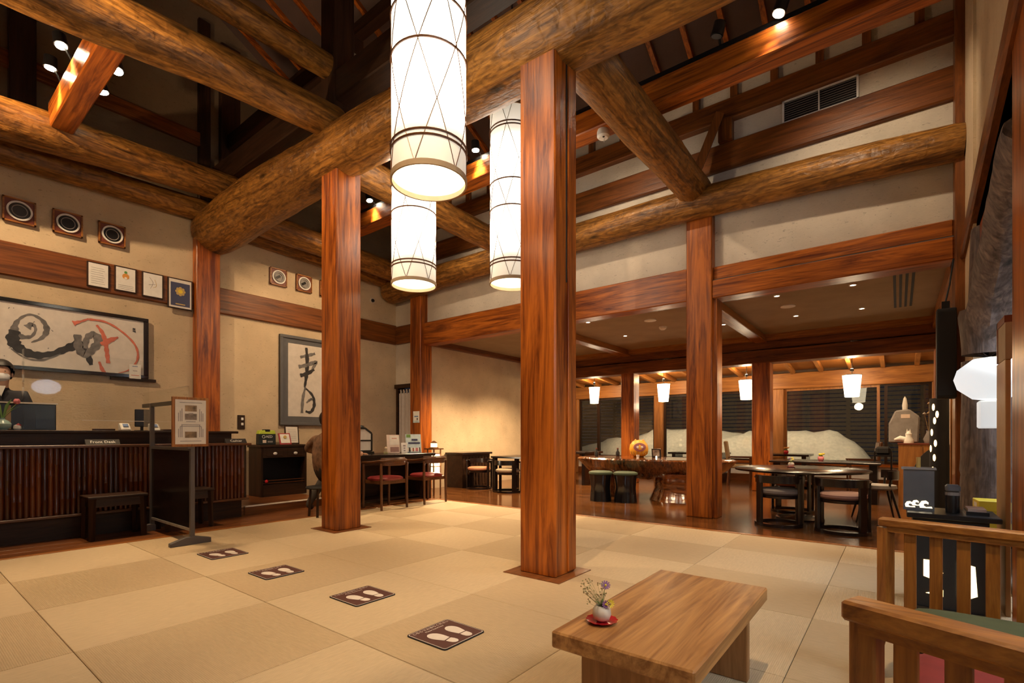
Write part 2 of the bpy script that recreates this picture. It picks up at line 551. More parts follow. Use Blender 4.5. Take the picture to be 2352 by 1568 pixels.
    def mesh(s, name='m', bevel=0.0):
        me = bpy.data.meshes.new(name)
        me.from_pydata(s.v, [], s.f)
        for p, mi in zip(me.polygons, s.m):
            p.material_index = mi
        bm = bmesh.new()
        bm.from_mesh(me)
        bmesh.ops.recalc_face_normals(bm, faces=bm.faces)
        if bevel:
            es = [e for e in bm.edges if len(e.link_faces) == 2 and e.calc_face_angle(0) > 0.6]
            bmesh.ops.bevel(bm, geom=es, offset=bevel, segments=1, affect='EDGES', clamp_overlap=True)
        bm.to_mesh(me)
        bm.free()
        return me
    def build(s, name, mats, parent=None, smooth=False, bevel=0.0, label=None, cat=None, group=None, kind=None, auto=True):
        me = s.mesh(name, bevel)
        for m in ([mats] if isinstance(mats, str) else mats):
            me.materials.append(MATS[m])
        if smooth:
            for p in me.polygons:
                p.use_smooth = True
            if auto:
                me.set_sharp_from_angle(angle=0.7)
        o = bpy.data.objects.new(name, me)
        C.objects.link(o)
        if parent:
            o.parent = parent
        tag(o, label, cat, group, kind)
        return o
def tag(o, label=None, cat=None, group=None, kind=None):
    if label: o['label'] = label
    if cat: o['category'] = cat
    if group: o['group'] = group
    if kind: o['kind'] = kind
    return o
def thing(name, label, cat, loc=(0, 0, 0), rz=0.0, group=None, kind=None):
    o = bpy.data.objects.new(name, None)
    o.empty_display_size = 0.1
    C.objects.link(o)
    o.location = loc
    o.rotation_euler = (0, 0, rz)
    return tag(o, label, cat, group, kind)
def copy_tree(o, parent=None):
    c = o.copy()
    C.objects.link(c)
    c.parent = parent
    for ch in list(o.children):
        copy_tree(ch, c)
    return c
def place_copy(o, loc, rz, label, group=None):
    c = copy_tree(o)
    c.location = loc
    c.rotation_euler = (0, 0, rz)
    c['label'] = label
    if group: c['group'] = group
    return c
def text(name, body, size, M, mat, parent=None, extr=0.0006, align='CENTER'):
    """flat lettering as a mesh; M places the text plane (x right, y up, z out)"""
    cu = bpy.data.curves.new(name, 'FONT')
    cu.body = body
    cu.size = size
    cu.align_x = align
    cu.align_y = 'CENTER'
    cu.extrude = extr
    cu.resolution_u = 2
    tmp = bpy.data.objects.new(name + '_tmp', cu)
    C.objects.link(tmp)
    dg = bpy.context.evaluated_depsgraph_get()
    me = bpy.data.meshes.new_from_object(tmp.evaluated_get(dg))
    bpy.data.objects.remove(tmp)
    me.transform(M)
    me.materials.clear()
    me.materials.append(MATS[mat])
    o = bpy.data.objects.new(name, me)
    C.objects.link(o)
    if parent: o.parent = parent
    return o
def frame_matrix(origin, right, up):
    r = Vector(right).normalized(); u = Vector(up).normalized()
    n = r.cross(u)
    return Matrix(((r.x, u.x, n.x, origin[0]), (r.y, u.y, n.y, origin[1]), (r.z, u.z, n.z, origin[2]), (0, 0, 0, 1)))
def light(name, kind, loc, energy, color, parent=None, size=0.05, spot=60, blend=0.5, target=None, rot=None, area=None):
    ld = bpy.data.lights.new(name, kind)
    ld.energy = energy
    ld.color = color
    if kind in ('POINT', 'SPOT'):
        ld.shadow_soft_size = size
    if kind == 'SPOT':
        ld.spot_size = math.radians(spot)
        ld.spot_blend = blend
    if kind == 'AREA':
        ld.shape = 'RECTANGLE'
        ld.size, ld.size_y = area
    o = bpy.data.objects.new(name, ld)
    C.objects.link(o)
    o.location = loc
    if target is not None:
        o.rotation_euler = (Vector(target) - Vector(loc)).to_track_quat('-Z', 'Y').to_euler()
    elif rot:
        o.rotation_euler = rot
    if parent: o.parent = parent
    return o
def fbm(x, y, z=0.0):
    from mathutils import noise
    return noise.fractal(Vector((x, y, z)), 1.0, 2.0, 4)
def make_log(name, pts, radii, mat, n=22, seg=60, rough=0.03, label=None, cat='log beam', kind='structure', seed=0.0, group=None, oval=1.0):
    """hewn natural log along a polyline with a lumpy radius"""
    P = [Vector(p) for p in pts]
    L = [0.0]
    for a, b in zip(P, P[1:]):
        L.append(L[-1] + (b - a).length)
    def at(t, arr):
        d = t * L[-1]
        for i in range(len(L) - 1):
            if d <= L[i + 1] or i == len(L) - 2:
                q = (d - L[i]) / (L[i + 1] - L[i])
                q2 = q * q * (3 - 2 * q) if len(L) > 2 else q
                return arr[i] * (1 - q) + arr[i + 1] * q if not isinstance(arr[i], Vector) else arr[i].lerp(arr[i + 1], q)
    mb = MB()
    cent = [at(i / seg, P) for i in range(seg + 1)]
    # light smoothing of the path
    for _ in range(6):
        cent = [cent[0]] + [(cent[i - 1] + cent[i] * 2 + cent[i + 1]) / 4 for i in range(1, seg)] + [cent[-1]]
    rad = [at(i / seg, radii) for i in range(seg + 1)]
    vs = []; fs = []
    for i in range(seg + 1):
        d = (cent[min(seg, i + 1)] - cent[max(0, i - 1)]).normalized()
        side = d.cross(Vector((0, 0, 1)))
        if side.length < 1e-3: side = Vector((1, 0, 0))
        side.normalize()
        u = side.cross(d)
        ends = min(i, seg - i)
        rr = rad[i] * (0.93 if ends == 0 else 1.0)
        for j in range(n):
            t = 2 * PI * j / n
            k = 1 + rough * 2.2 * fbm(math.cos(t) * 1.2 + seed, math.sin(t) * 1.2, i / seg * L[-1] * 0.7 + seed) + rough * 0.8 * fbm(math.cos(t) * 4 + seed, math.sin(t) * 4, i / seg * L[-1] * 4.0)
            vs.append(cent[i] + side * math.cos(t) * rr * k * oval + u * math.sin(t) * rr * k)
    for i in range(seg):
        for j in range(n):
            j2 = (j + 1) % n
            fs.append((i * n + j, i * n + j2, (i + 1) * n + j2, (i + 1) * n + j))
    fs.append(tuple(reversed(range(n)))); fs.append(tuple(seg * n + j for j in range(n)))
    mb.add(vs, fs)
    return mb.build(name, mat, smooth=True, label=label, cat=cat, kind=kind, group=group)
# ================================================================ STRUCTURE
LW, RW, BW = -8.17, 0.50, 6.60
TX0, TY1 = -5.94, 5.65
# ---- floor
fl = MB()
fl.box(-8.4, 1.6, -2.6, 12.5, -0.10, -0.03)
fl.box(-8.4, 1.6, TY1 + 0.07, 12.5, -0.03, 0.0)
fl.box(1.0, 3.2, 3.4, 7.0, -0.10, 0.0)
floor = fl.build('floor', 'floorwood', label='polished dark brown wooden floor running under the dining area', cat='floor', kind='structure')
xs = [TX0, -4.99, -4.07, -3.15, -2.23, -1.31, -0.39, 0.53, 1.45]
ys = [-2.16, -1.245, -0.326, 0.593, 1.512, 2.425, 3.30, 4.10, 4.88, TY1]
mshare = {}
for i in range(len(xs) - 1):
    for jj in range(len(ys) - 1):
        j = jj - 3
        even = (i + j) % 2 == 0
        if j >= 2: even = not even  # lighter and darker mats swap here to follow the sheen
        w, d = xs[i + 1] - xs[i], ys[jj + 1] - ys[jj]
        key = (round(w, 3), round(d, 3), even)
        if key not in mshare:
            mb = MB()
            g = 0.0015
            mb.box(-w / 2 + g, w / 2 - g, -d / 2 + g, d / 2 - g, -0.03, 0.0)
            me = mb.mesh('tatami_mat', bevel=0.0025)
            me.materials.append(MATS['tatamiA' if even else 'tatamiB'])
            mshare[key] = me
        o = bpy.data.objects.new('tatami_mat', mshare[key])
        C.objects.link(o)
        o.parent = floor
        o.location = ((xs[i] + xs[i + 1]) / 2, (ys[jj] + ys[jj + 1]) / 2, 0)
# boards between the counter and the mats
for k, x in enumerate([-6.80, -6.60, -6.40, -6.20]):
    MB().box(x + 0.001, x + 0.199, -2.5, TY1 + 0.07, -0.03, 0.0).build('floor_board', 'plank', floor, bevel=0.002)
MB().box(-6.0, TX0 - 0.002, -2.5, TY1 + 0.07, -0.03, 0.004).build('border_board', 'border', floor, bevel=0.002)
MB().box(TX0 - 0.002, 1.5, TY1 + 0.002, TY1 + 0.068, -0.03, 0.003).build('border_board', 'border', floor, bevel=0.002)
# raised floor behind the counter line
da = MB().box(LW, -6.80, -2.5, 4.25, -0.03, 0.10)
dais = da.build('floor_raised', 'plank', label='raised brown wooden floor behind the reception counter', cat='floor', kind='structure')
MB().box(-6.80, -6.775, 2.99, 4.25, 0.0, 0.10).build('riser_board', 'plank', dais)
MB().box(-6.82, -6.765, 2.99, 4.25, 0.10, 0.118).build('nosing', 'nosing', dais, bevel=0.004)  # edge strip with its bright reflection put into the colour

# ---- walls
def roofz(y):
    return 5.62 + 0.53 * (6.6 - y) if y > 2.6 else 5.62 + 0.53 * 4.0 - 0.53 * (2.6 - y)
wl = MB().box(LW - 0.2, LW, -2.6, 6.75, -0.1, 4.40)
MB().prism([(-2.6, 4.40), (6.75, 4.40), (6.75, roofz(6.75)), (2.6, roofz(2.6)), (-2.6, roofz(-2.6))], 'X', LW - 0.2, LW).build('wall_gable', 'gable', label='plaster gable above the reception wall, roof shade put into its brown', cat='wall', kind='structure')
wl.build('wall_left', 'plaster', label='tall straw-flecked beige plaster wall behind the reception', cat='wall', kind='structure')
wb = MB()
wb.box(LW, 1.3, BW, BW + 0.15, 2.85, 5.75)
wb.box(LW, -8.12, BW, BW + 0.15, 0, 2.85)
wb.box(-8.12, -7.45, BW, BW + 0.15, 2.03, 2.85)
wb.build('wall_back', 'plaster2', label='upper beige plaster wall above the dining area opening', cat='wall', kind='structure')
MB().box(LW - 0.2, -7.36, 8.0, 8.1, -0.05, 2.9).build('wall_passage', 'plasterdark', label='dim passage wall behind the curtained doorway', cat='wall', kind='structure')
wr = MB()
wr.box(RW, RW + 0.15, 5.72, 6.75, 0, 5.75)
wr.prism([(-2.6, 3.05), (5.72, 2.75), (5.72, roofz(5.72)), (2.6, roofz(2.6)), (-2.6, roofz(-2.6))], 'X', RW + 0.02, RW + 0.15)
wr.build('wall_right', 'plaster', label='beige plaster wall strip beside the entrance opening', cat='wall', kind='structure')
wn = MB().box(1.45, 1.6, -2.6, 3.5, 0, 3.2).box(RW + 0.15, 1.6, 3.40, 3.5, 0, 3.2)
wn.build('wall_near', 'plaster', label='plaster wall behind the slatted settee', cat='wall', kind='structure')
MB().box(LW, 1.6, -2.75, -2.6, 0, 6).build('wall_front', 'plaster', label='plaster wall behind the viewer', cat='wall', kind='structure')
MB().box(RW + 0.1, 1.6, -2.6, 3.5, 3.2, 3.3).build('ceiling_side', 'ceilpaint', label='low ceiling over the side bay', cat='ceiling', kind='structure')
we = MB().box(2.6, 2.75, 3.3, 7.0, -0.05, 3.0).box(RW + 0.15, 2.75, 6.75, 6.9, -0.05, 3.0).box(RW + 0.15, 2.75, 3.3, 3.4, -0.05, 3.0).box(RW + 0.15, 2.75, 3.3, 6.9, 2.9, 3.0)
we.build('wall_entrance', 'white', label='pale wall of the entrance hall beyond the forked trunk', cat='wall', kind='structure')

# ---- roof
rf = MB()
rf.prism([(6.95, roofz(6.95)), (2.6, roofz(2.6)), (-3.2, roofz(-3.2)), (-3.2, roofz(-3.2) + 0.08), (2.6, roofz(2.6) + 0.08), (6.95, roofz(6.95) + 0.08)], 'X', LW - 0.3, 1.7)
roof = rf.build('ceiling', 'roofboard', label='dark sloping board ceiling under the high roof', cat='ceiling', kind='structure')
x = LW + 0.25
while x < 1.3:
    MB().bar((x, 6.9, roofz(6.9) - 0.035), (x, 2.6, roofz(2.6) - 0.035), 0.055, 0.07).build('rafter', 'colY', roof)
    MB().bar((x, 2.6, roofz(2.6) - 0.035), (x, -2.6, roofz(-2.6) - 0.035), 0.055, 0.07).build('rafter', 'colY', roof)
    x += 0.42
for y in (5.4, 4.2, 2.6, 1.2):
    MB().box(LW, 1.3, y - 0.07, y + 0.07, roofz(y) - 0.24, roofz(y) - 0.07).build('purlin', 'darkX', roof)

# ---- the two standing columns
def column(x0, x1, y0, y1, z1, label, plate=0.10, groove=False, mat='colZ'):
    t = thing('column', label, 'column', ((x0 + x1) / 2, (y0 + y1) / 2, 0), kind='structure')
    def loc(mb):
        mb.v = [(a - (x0 + x1) / 2, b - (y0 + y1) / 2, c) for a, b, c in mb.v]
        return mb
    loc(MB().box(x0, x1, y0, y1, 0, z1)).build('shaft', mat, t, bevel=0.012)
    if groove:
        loc(MB().box(x1 - 0.002, x1 + 0.006, y1 - 0.135, y1 - 0.125, 2.2, z1)).build('groove_strip', 'blackmatte', t)
        loc(MB().box(x1 - 0.002, x1 + 0.012, y1 - 0.115, y1 - 0.002, 0.02, z1)).build('cover_board', mat, t, bevel=0.004)
    if plate:
        loc(MB().box(x0 - plate, x1 + plate, y0 - plate, y1 + plate, 0.0, 0.006)).build('base_plate', 'plank', t)
    return t
column(-2.30, -1.975, 3.05, 3.33, 3.98, 'thick square red-brown wooden column nearest the low table', 0.09, True)
column(-5.13, -4.82, 3.09, 3.40, 4.02, 'square red-brown wooden column between the reception and desk', 0.08)
# ---- wall posts
def post(name, x0, x1, y0, y1, z0, z1, mat, label, cat='post'):
    return MB().box(x0, x1, y0, y1, z0, z1).build(name, mat, bevel=0.01, label=label, cat=cat, kind='structure')
post('wall_post', LW - 0.02, LW + 0.14, 2.87, 3.19, 0.1, 3.95, 'colZ', 'red-brown wall post under the big log, between the ink paintings')
post('wall_post', -7.52, -7.22, 6.42, 6.72, 0, 3.85, 'colZ', 'red-brown post beside the curtained doorway')
pr = post('wall_post', -2.17, -1.85, 6.46, 6.78, 0, 3.85, 'colZ', 'red-brown post in front of the burl slab table')
MB().box(-1.86, -1.80, 6.52, 6.74, 0, 2.78).build('cover_board', 'colZ', pr, bevel=0.006)
post('wall_post', 0.43, 0.56, 6.36, 6.72, 0, 6.0, 'beamZ', 'dark corner post carrying the black column speaker')
post('wall_post', -4.87, -4.57, 10.2, 10.5, 0, 2.45, 'colZ', 'inner post behind the burl slab table and painted doll')
post('wall_post', -2.19, -1.88, 10.2, 10.5, 0, 2.45, 'colZ', 'inner post beside the window chair with a tan back')
post('wall_post', 0.45, 0.62, 10.2, 10.5, 0, 2.45, 'colZ', 'inner post at the wooden cabinet end of the dining area')
post('wall_post', RW, RW + 0.3, 3.5, 3.90, 0, 4.6, 'colZ', 'red-brown post at the picture edge beside the settee')
post('wall_post', LW - 0.02, LW + 0.06, 2.93, 3.09, 4.3, 7.2, 'darkZ', 'thin dark post in the gable above the painted post')
post('wall_post', LW - 0.02, LW + 0.10, 3.22, 3.50, 4.3, 7.0, 'darkZ', 'wide dark post in the gable above the big log end')
post('wall_post', LW - 0.02, LW + 0.12, 0.95, 1.18, 4.5, 7.0, 'darkZ', 'dark gable post behind the ceiling spotlights')
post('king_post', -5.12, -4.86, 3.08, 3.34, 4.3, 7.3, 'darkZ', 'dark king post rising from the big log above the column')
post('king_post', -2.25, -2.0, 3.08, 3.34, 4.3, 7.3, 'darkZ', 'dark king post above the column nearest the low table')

# ---- logs
make_log('main_log', [(-8.15, 3.12, 4.08), (-7.6, 3.14, 4.10), (-6.6, 3.18, 4.18), (-5.0, 3.22, 4.22), (-3.4, 3.22, 4.17), (-2.0, 3.2, 4.10), (-0.6, 3.2, 4.02), (1.2, 3.2, 3.95)],
         [0.32, 0.335, 0.32, 0.28, 0.275, 0.28, 0.27, 0.27], 'logX', seg=110, n=28, seed=1.3, label='massive bowed golden-brown log beam across the two columns')
make_log('cross_log', [(-4.97, -1.2, 4.20), (-4.97, 0.8, 4.33), (-4.97, 2.0, 4.46), (-4.97, 3.2, 4.52)], [0.21, 0.205, 0.19, 0.18], 'logY', seg=80, seed=4.1, label='round log beam above the foot mats, butting the big log')
make_log('cross_log', [(-7.35, -1.5, 4.22), (-7.4, 0.8, 4.36), (-7.5, 3.2, 4.55)], [0.21, 0.21, 0.19], 'logY', seg=80, seed=7.7, label='round log beam over the reception counter')
make_log('cross_log', [(-8.0, -1.5, 4.20), (-8.03, 3.0, 4.33)], [0.16, 0.155], 'logY', seg=70, seed=2.2, label='half-buried log wall plate above the three round wall vents')
make_log('cross_log', [(-7.5, 3.3, 4.22), (-7.55, 6.55, 4.12)], [0.19, 0.17], 'logY', seg=60, seed=9.2, label='round log beam above the twin round wall vents')
make_log('cross_log', [(-8.05, 3.3, 4.22), (-8.05, 6.6, 4.12)], [0.15, 0.15], 'logY', seg=60, seed=3.9, label='log wall plate above the tall ink painting')
make_log('cross_log', [(-5.0, 3.3, 4.15), (-5.0, 6.5, 4.08)], [0.19, 0.17], 'logY', seg=60, seed=5.5, label='log beam running back behind the hanging lanterns')
make_log('cross_log', [(-2.05, 3.25, 4.16), (-2.03, 6.45, 4.14)], [0.215, 0.19], 'logY', seg=60, seed=6.1, label='log beam running from the near column to the back wall')
make_log('back_log', [(-8.1, 6.38, 3.93), (-6.5, 6.38, 3.96), (-4.5, 6.4, 3.97), (-2.0, 6.4, 3.98), (-0.6, 6.4, 3.93), (0.5, 6.4, 3.86)], [0.24, 0.215, 0.205, 0.19, 0.185, 0.175], 'logX', seg=100, n=24, seed=8.8,
         label='long log beam along the back wall above the plaster panels')
# ---- squared beams
def beam(name, x0, x1, y0, y1, z0, z1, mat, label, bev=0.012, cat='beam'):
    return MB().box(x0, x1, y0, y1, z0, z1).build(name, mat, bevel=bev, label=label, cat=cat, kind='structure')
beam('wall_beam', LW - 0.02, LW + 0.05, -2.5, 2.87, 2.90, 3.29, 'beamY', 'flat wooden band on the reception wall behind the certificates')
beam('wall_beam', LW - 0.02, LW + 0.05, 3.19, 6.58, 2.90, 3.29, 'beamY', 'flat wooden band on the wall above the tall ink painting')
beam('wall_beam', LW + 0.05, -7.52, BW - 0.06, BW + 0.1, 2.90, 3.26, 'beamX', 'short dark band above the curtained doorway')
b1 = beam('wall_beam', -7.22, -2.17, BW - 0.10, BW + 0.16, 2.79, 3.215, 'colX', 'long red-brown lintel above the left dining opening')
b2 = beam('wall_beam', -1.85, 0.43, BW - 0.07, BW + 0.16, 3.01, 3.18, 'colX', 'upper lintel board above the round table')
MB().box(-1.85, 0.43, BW - 0.13, BW + 0.16, 2.77, 2.995).build('lower_lintel', 'colX', b2, bevel=0.012)
MB().box(-1.85, 0.43, BW - 0.095, BW - 0.06, 2.997, 3.009).build('conduit', 'greyframe', b2)
beam('wall_beam', LW, 0.45, BW - 0.06, BW + 0.02, 4.38, 4.71, 'beamX', 'wide squared beam on the back wall above the log')
beam('wall_beam', LW, 0.45, BW - 0.10, BW + 0.02, 4.97, 5.23, 'beamX', 'squared beam on the back wall above the vent grille')
for k, x in enumerate([-5.6, -5.1, -4.6, -4.1, -3.6, -3.1, -2.6, -2.1, -1.61, -1.16, -0.70, -0.27, 0.17]):
    pass
st = thing('strut_row', 'row of short dark struts under the eaves on the back wall', 'struts', (0, 0, 0), kind='structure')
for x in [-7.6, -7.1, -6.6, -6.1, -5.6, -5.1, -4.6, -4.1, -3.6, -3.1, -2.6, -2.07, -1.61, -1.16, -0.70, -0.27, 0.17]:
    MB().box(x - 0.04, x + 0.04, BW - 0.07, BW + 0.01, 5.23, 5.52).build('strut', 'beamZ', st)
MB().box(LW, 0.45, BW - 0.08, BW + 0.01, 5.52, 5.66).build('eave_plate', 'beamX', st)
# brace on the back wall
MB().bar((-2.0, 6.3, 4.3), (-1.75, 6.42, 5.0), 0.14, 0.10).build('brace', 'beamZ', label='short diagonal brace beside the log end on the back wall', cat='brace', kind='structure')
MB().box(-1.78, -1.62, BW - 0.12, BW, 4.71, 4.97).build('stub_post', 'beamZ', label='short stub post between the two upper back beams', cat='post', kind='structure')
vb = beam('track_beam', LW, 0.45, 4.83, 5.07, 4.40, 4.64, 'colX', 'squared tie beam carrying the lighting track and smoke detector')
MB().box(-7.6, 0.3, 4.86, 4.92, 4.64, 4.70).build('lighting_track', 'black', vb)
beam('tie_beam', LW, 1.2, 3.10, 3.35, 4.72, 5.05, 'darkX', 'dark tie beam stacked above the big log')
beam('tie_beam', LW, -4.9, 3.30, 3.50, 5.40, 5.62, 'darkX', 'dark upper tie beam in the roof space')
make_log('tie_log', [(-5.0, -1.5, 5.02), (-5.0, 3.2, 5.14)], [0.15, 0.13], 'logY', seg=50, seed=11.0, label='upper round tie beam above the foot mats')
beam('gable_beam', LW, LW + 0.07, -2.5, 2.95, 5.30, 5.50, 'beamY', 'horizontal rail in the dark gable behind the spotlights')
beam('gable_beam', LW, LW + 0.07, 3.5, 6.6, 5.30, 5.50, 'beamY', 'horizontal rail in the gable beyond the big log')
beam('cross_beam', -7.3, -5.05, 1.16, 1.36, 4.38, 4.66, 'colX', 'squared beam bridging the counter log and mat log, between spotlights')
# right wall timber
MB().bar((RW + 0.0, 6.40, 2.80), (RW + 0.0, 2.6, 3.51), 0.07, 0.17).build('wall_timber', 'beamY', bevel=0.015, label='sloping timber on the entrance wall above the forked trunk', cat='beam', kind='structure')
MB().prism([(5.7, 2.55), (3.9, 2.92), (3.9, 3.2), (5.7, 2.88)], 'X', RW + 0.02, RW + 0.14).build('trim_entrance', 'redbrown', label='reddish board under the sloping timber of the entrance', cat='trim', kind='structure')

# ---- dining annex
an = MB()
an.box(-7.42, -7.27, 6.72, 12.4, -0.05, 2.95)
an.build('wall_annex', 'plaster', label='lit beige plaster side wall of the dining area', cat='wall', kind='structure')
MB().box(RW + 0.08, RW + 0.23, 6.72, 12.4, -0.05, 2.95).build('wall_annex_end', 'plaster2', label='side wall behind the wooden cabinet and trunk lamp', cat='wall', kind='structure')
ce = MB().box(-7.42, 0.75, BW + 0.15, 10.35, 2.90, 2.98)
ceil2 = ce.build('ceiling_annex', 'ceilpaint', label='flat olive-brown ceiling of the dining area', cat='ceiling', kind='structure')
for x, w in ((-4.72, 0.2), (-2.03, 0.2)):
    MB().box(x - w / 2, x + w / 2, BW + 0.16, 10.2, 2.78, 2.90).build('ceiling_beam', 'chairY', ceil2, bevel=0.008)
MB().box(-7.27, -7.15, BW + 0.16, 10.2, 2.80, 2.90).build('edge_trim', 'beamY', ceil2)
MB().box(0.42, 0.58, BW + 0.16, 10.2, 2.72, 2.90).build('edge_trim', 'chairY', ceil2)
MB().box(-7.27, 0.58, 10.05, 10.2, 2.80, 2.90).build('edge_trim', 'chairX', ceil2)
beam('inner_lintel', -7.27, 0.58, 10.22, 10.48, 2.66, 2.90, 'beamX', 'upper inner lintel under the dining ceiling')
beam('inner_lintel', -7.27, 0.58, 10.18, 10.52, 2.40, 2.64, 'beamX', 'lower inner lintel over the lit window bay')
# window bay
bay = MB().prism([(10.45, 2.66), (12.5, 2.44), (12.5, 2.50), (10.45, 2.72)], 'X', -7.42, 0.75)
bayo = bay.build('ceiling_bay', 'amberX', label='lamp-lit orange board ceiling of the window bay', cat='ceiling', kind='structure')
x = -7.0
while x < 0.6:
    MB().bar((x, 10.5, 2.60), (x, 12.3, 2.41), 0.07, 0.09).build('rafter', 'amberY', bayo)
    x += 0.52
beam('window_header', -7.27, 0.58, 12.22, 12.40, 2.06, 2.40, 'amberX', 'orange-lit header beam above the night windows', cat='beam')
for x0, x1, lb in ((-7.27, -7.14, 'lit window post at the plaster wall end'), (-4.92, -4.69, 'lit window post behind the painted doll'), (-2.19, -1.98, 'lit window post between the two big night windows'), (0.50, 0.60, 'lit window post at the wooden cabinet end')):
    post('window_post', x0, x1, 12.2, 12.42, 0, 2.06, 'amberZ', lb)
ww = MB().box(-7.27, 0.58, 12.25, 12.40, 0.16, 0.42)
ww.build('wall_sill', 'white', label='low white wall under the night windows', cat='wall', kind='structure')
MB().box(-7.27, 0.58, 12.22, 12.40, 0.0, 0.17).build('baseboard_back', 'beamX', label='dark brown baseboard under the night windows', cat='baseboard', kind='structure')
MB().box(-7.27, 0.58, 12.18, 12.42, 0.42, 0.47).build('trim_sill', 'colX', label='wooden sill along the night windows', cat='trim', kind='structure')
def window(name, x0, x1, lab, mull=(), tone='amber'):
    t = thing(name, lab, 'window', ((x0 + x1) / 2, 12.32, 0.47), kind='structure')
    cx = (x0 + x1) / 2
    a, b = x0 - cx, x1 - cx
    fm = 'amberZ' if tone == 'amber' else 'darkZ'
    MB().box(a, a + 0.05, -0.03, 0.03, 0, 1.59).build('window_frame', fm, t)
    MB().box(b - 0.05, b, -0.03, 0.03, 0, 1.59).build('window_frame', fm, t)
    MB().box(a + 0.05, b - 0.05, -0.03, 0.03, 1.54, 1.59).build('window_frame', fm, t)
    MB().box(a + 0.05, b - 0.05, -0.03, 0.03, 0, 0.04).build('window_frame', fm, t)
    e = [a + 0.05] + [m - cx for m in mull] + [b - 0.05]
    for m in mull:
        MB().box(m - cx - 0.04, m - cx + 0.04, -0.035, 0.035, 0.04, 1.54).build('mullion', fm, t)
    for p, q in zip(e, e[1:]):
        MB().box(p, q, -0.004, 0.004, 0.04, 1.54).build('pane', 'windowglass', t)
window('window_1', -7.14, -4.92, 'night window behind the painted doll table', (-6.54,), 'dark')
window('window_2', -4.69, -2.19, 'night window facing the tallest part of the snow bank', (-3.4,), 'dark')
window('window_3', -1.98, -0.29, 'wide night window showing the snow bank and slatted fence')
window('window_4', -0.22, 0.50, 'narrow dark window behind the wooden cabinet ornaments', (), 'dark')

# ---- curtained doorway
door = MB().box(-8.13, -8.07, BW - 0.03, BW + 0.15, 0, 2.03).box(-8.16, -7.45, BW - 0.05, BW + 0.02, 2.0, 2.08)
dd = door.build('door_1', 'darkX', label='dark frame of the curtained doorway in the corner', cat='doorway', kind='structure')

# ---- outside
# ================================================================ OUTSIDE
def snow_h(x, y):
    prof = [(-12, 0.5), (-8.44, 0.62), (-7.0, 0.98), (-5.9, 1.17), (-5.0, 1.25), (-3.5, 1.2), (-2.25, 1.2), (-1.4, 1.1), (-0.8, 0.84), (-0.35, 0.42), (0.3, 0.15), (3, 0.05)]
    h = prof[-1][1]
    for (a, p), (b, q) in zip(prof, prof[1:]):
        if a <= x <= b:
            t = (x - a) / (b - a)
            t = t * t * (3 - 2 * t)
            h = p + (q - p) * t
    t = max(0.0, 1 - abs((y - 14.5) / 1.7)) if y < 14.5 else max(0.25, 1 - (y - 14.5) / 1.6)
    return h * (t * t * (3 - 2 * t)) + 0.14 * fbm(x * 1.3, y * 1.3) * min(1, h + 0.2) * (0.3 + t)
sb = MB()
nx, ny = 90, 26
X0, X1, Y0, Y1 = -12.0, 3.0, 12.75, 16.3
for j in range(ny + 1):
    for i in range(nx + 1):
        x = X0 + (X1 - X0) * i / nx; y = Y0 + (Y1 - Y0) * j / ny
        sb.v.append((x, y, -0.02 + snow_h(x, y)))
for j in range(ny):
    for i in range(nx):
        a = j * (nx + 1) + i
        sb.f.append((a, a + 1, a + nx + 2, a + nx + 1)); sb.m.append(0)
sb.build('snow_bank', 'snow', smooth=True, auto=False, label='heaped snow bank lying outside the night windows', cat='snow', kind='stuff')
MB().box(-14, 6, 12.5, 22, -0.35, -0.12).build('ground_outside', 'nightground', label='dark ground outside the windows', cat='ground', kind='structure')
fe = thing('slat_fence', 'dark horizontal slat fence standing behind the snow bank', 'fence', (0, 16.6, -0.1))
for k in range(25):
    MB().box(-11.5, 3.0, -0.012, 0.012, 0.15 + k * 0.115, 0.235 + k * 0.115).build('slat', 'fencewood', fe)
for x in (-10, -8.2, -6.4, -4.6, -2.8, -1.1, 0.5, 2.2):
    MB().box(x - 0.05, x + 0.05, 0.015, 0.11, 0, 3.2).build('post', 'fencewood', fe)
for x, lb in ((-5.7, 'added unseen floodlight under the eaves lighting the snow behind the painted doll'), (-3.2, 'added unseen floodlight under the eaves lighting the tallest snow'), (-0.9, 'added unseen floodlight under the eaves lighting the snow at the wide window')):  # unseen floodlights added to brighten the snow
    fl_ = thing('added_floodlight', lb, 'lamp', (x, 12.46, 2.30), group='added garden floodlights')
    MB().obox((0, 0, 0), (0.18, 0.10, 0.10)).build('housing', 'black', fl_, bevel=0.01)
    MB().obox((0, 0.055, -0.02), (0.15, 0.01, 0.07)).build('lens', 'downdisc', fl_)
    lo = light('floodlight_bulb', 'SPOT', (0, 0.12, -0.04), 75, (1.0, 0.80, 0.55), parent=fl_, spot=140, blend=0.9, size=0.1)
    lo.rotation_euler = Vector((0, 2.4, -1.2)).to_track_quat('-Z', 'Y').to_euler()

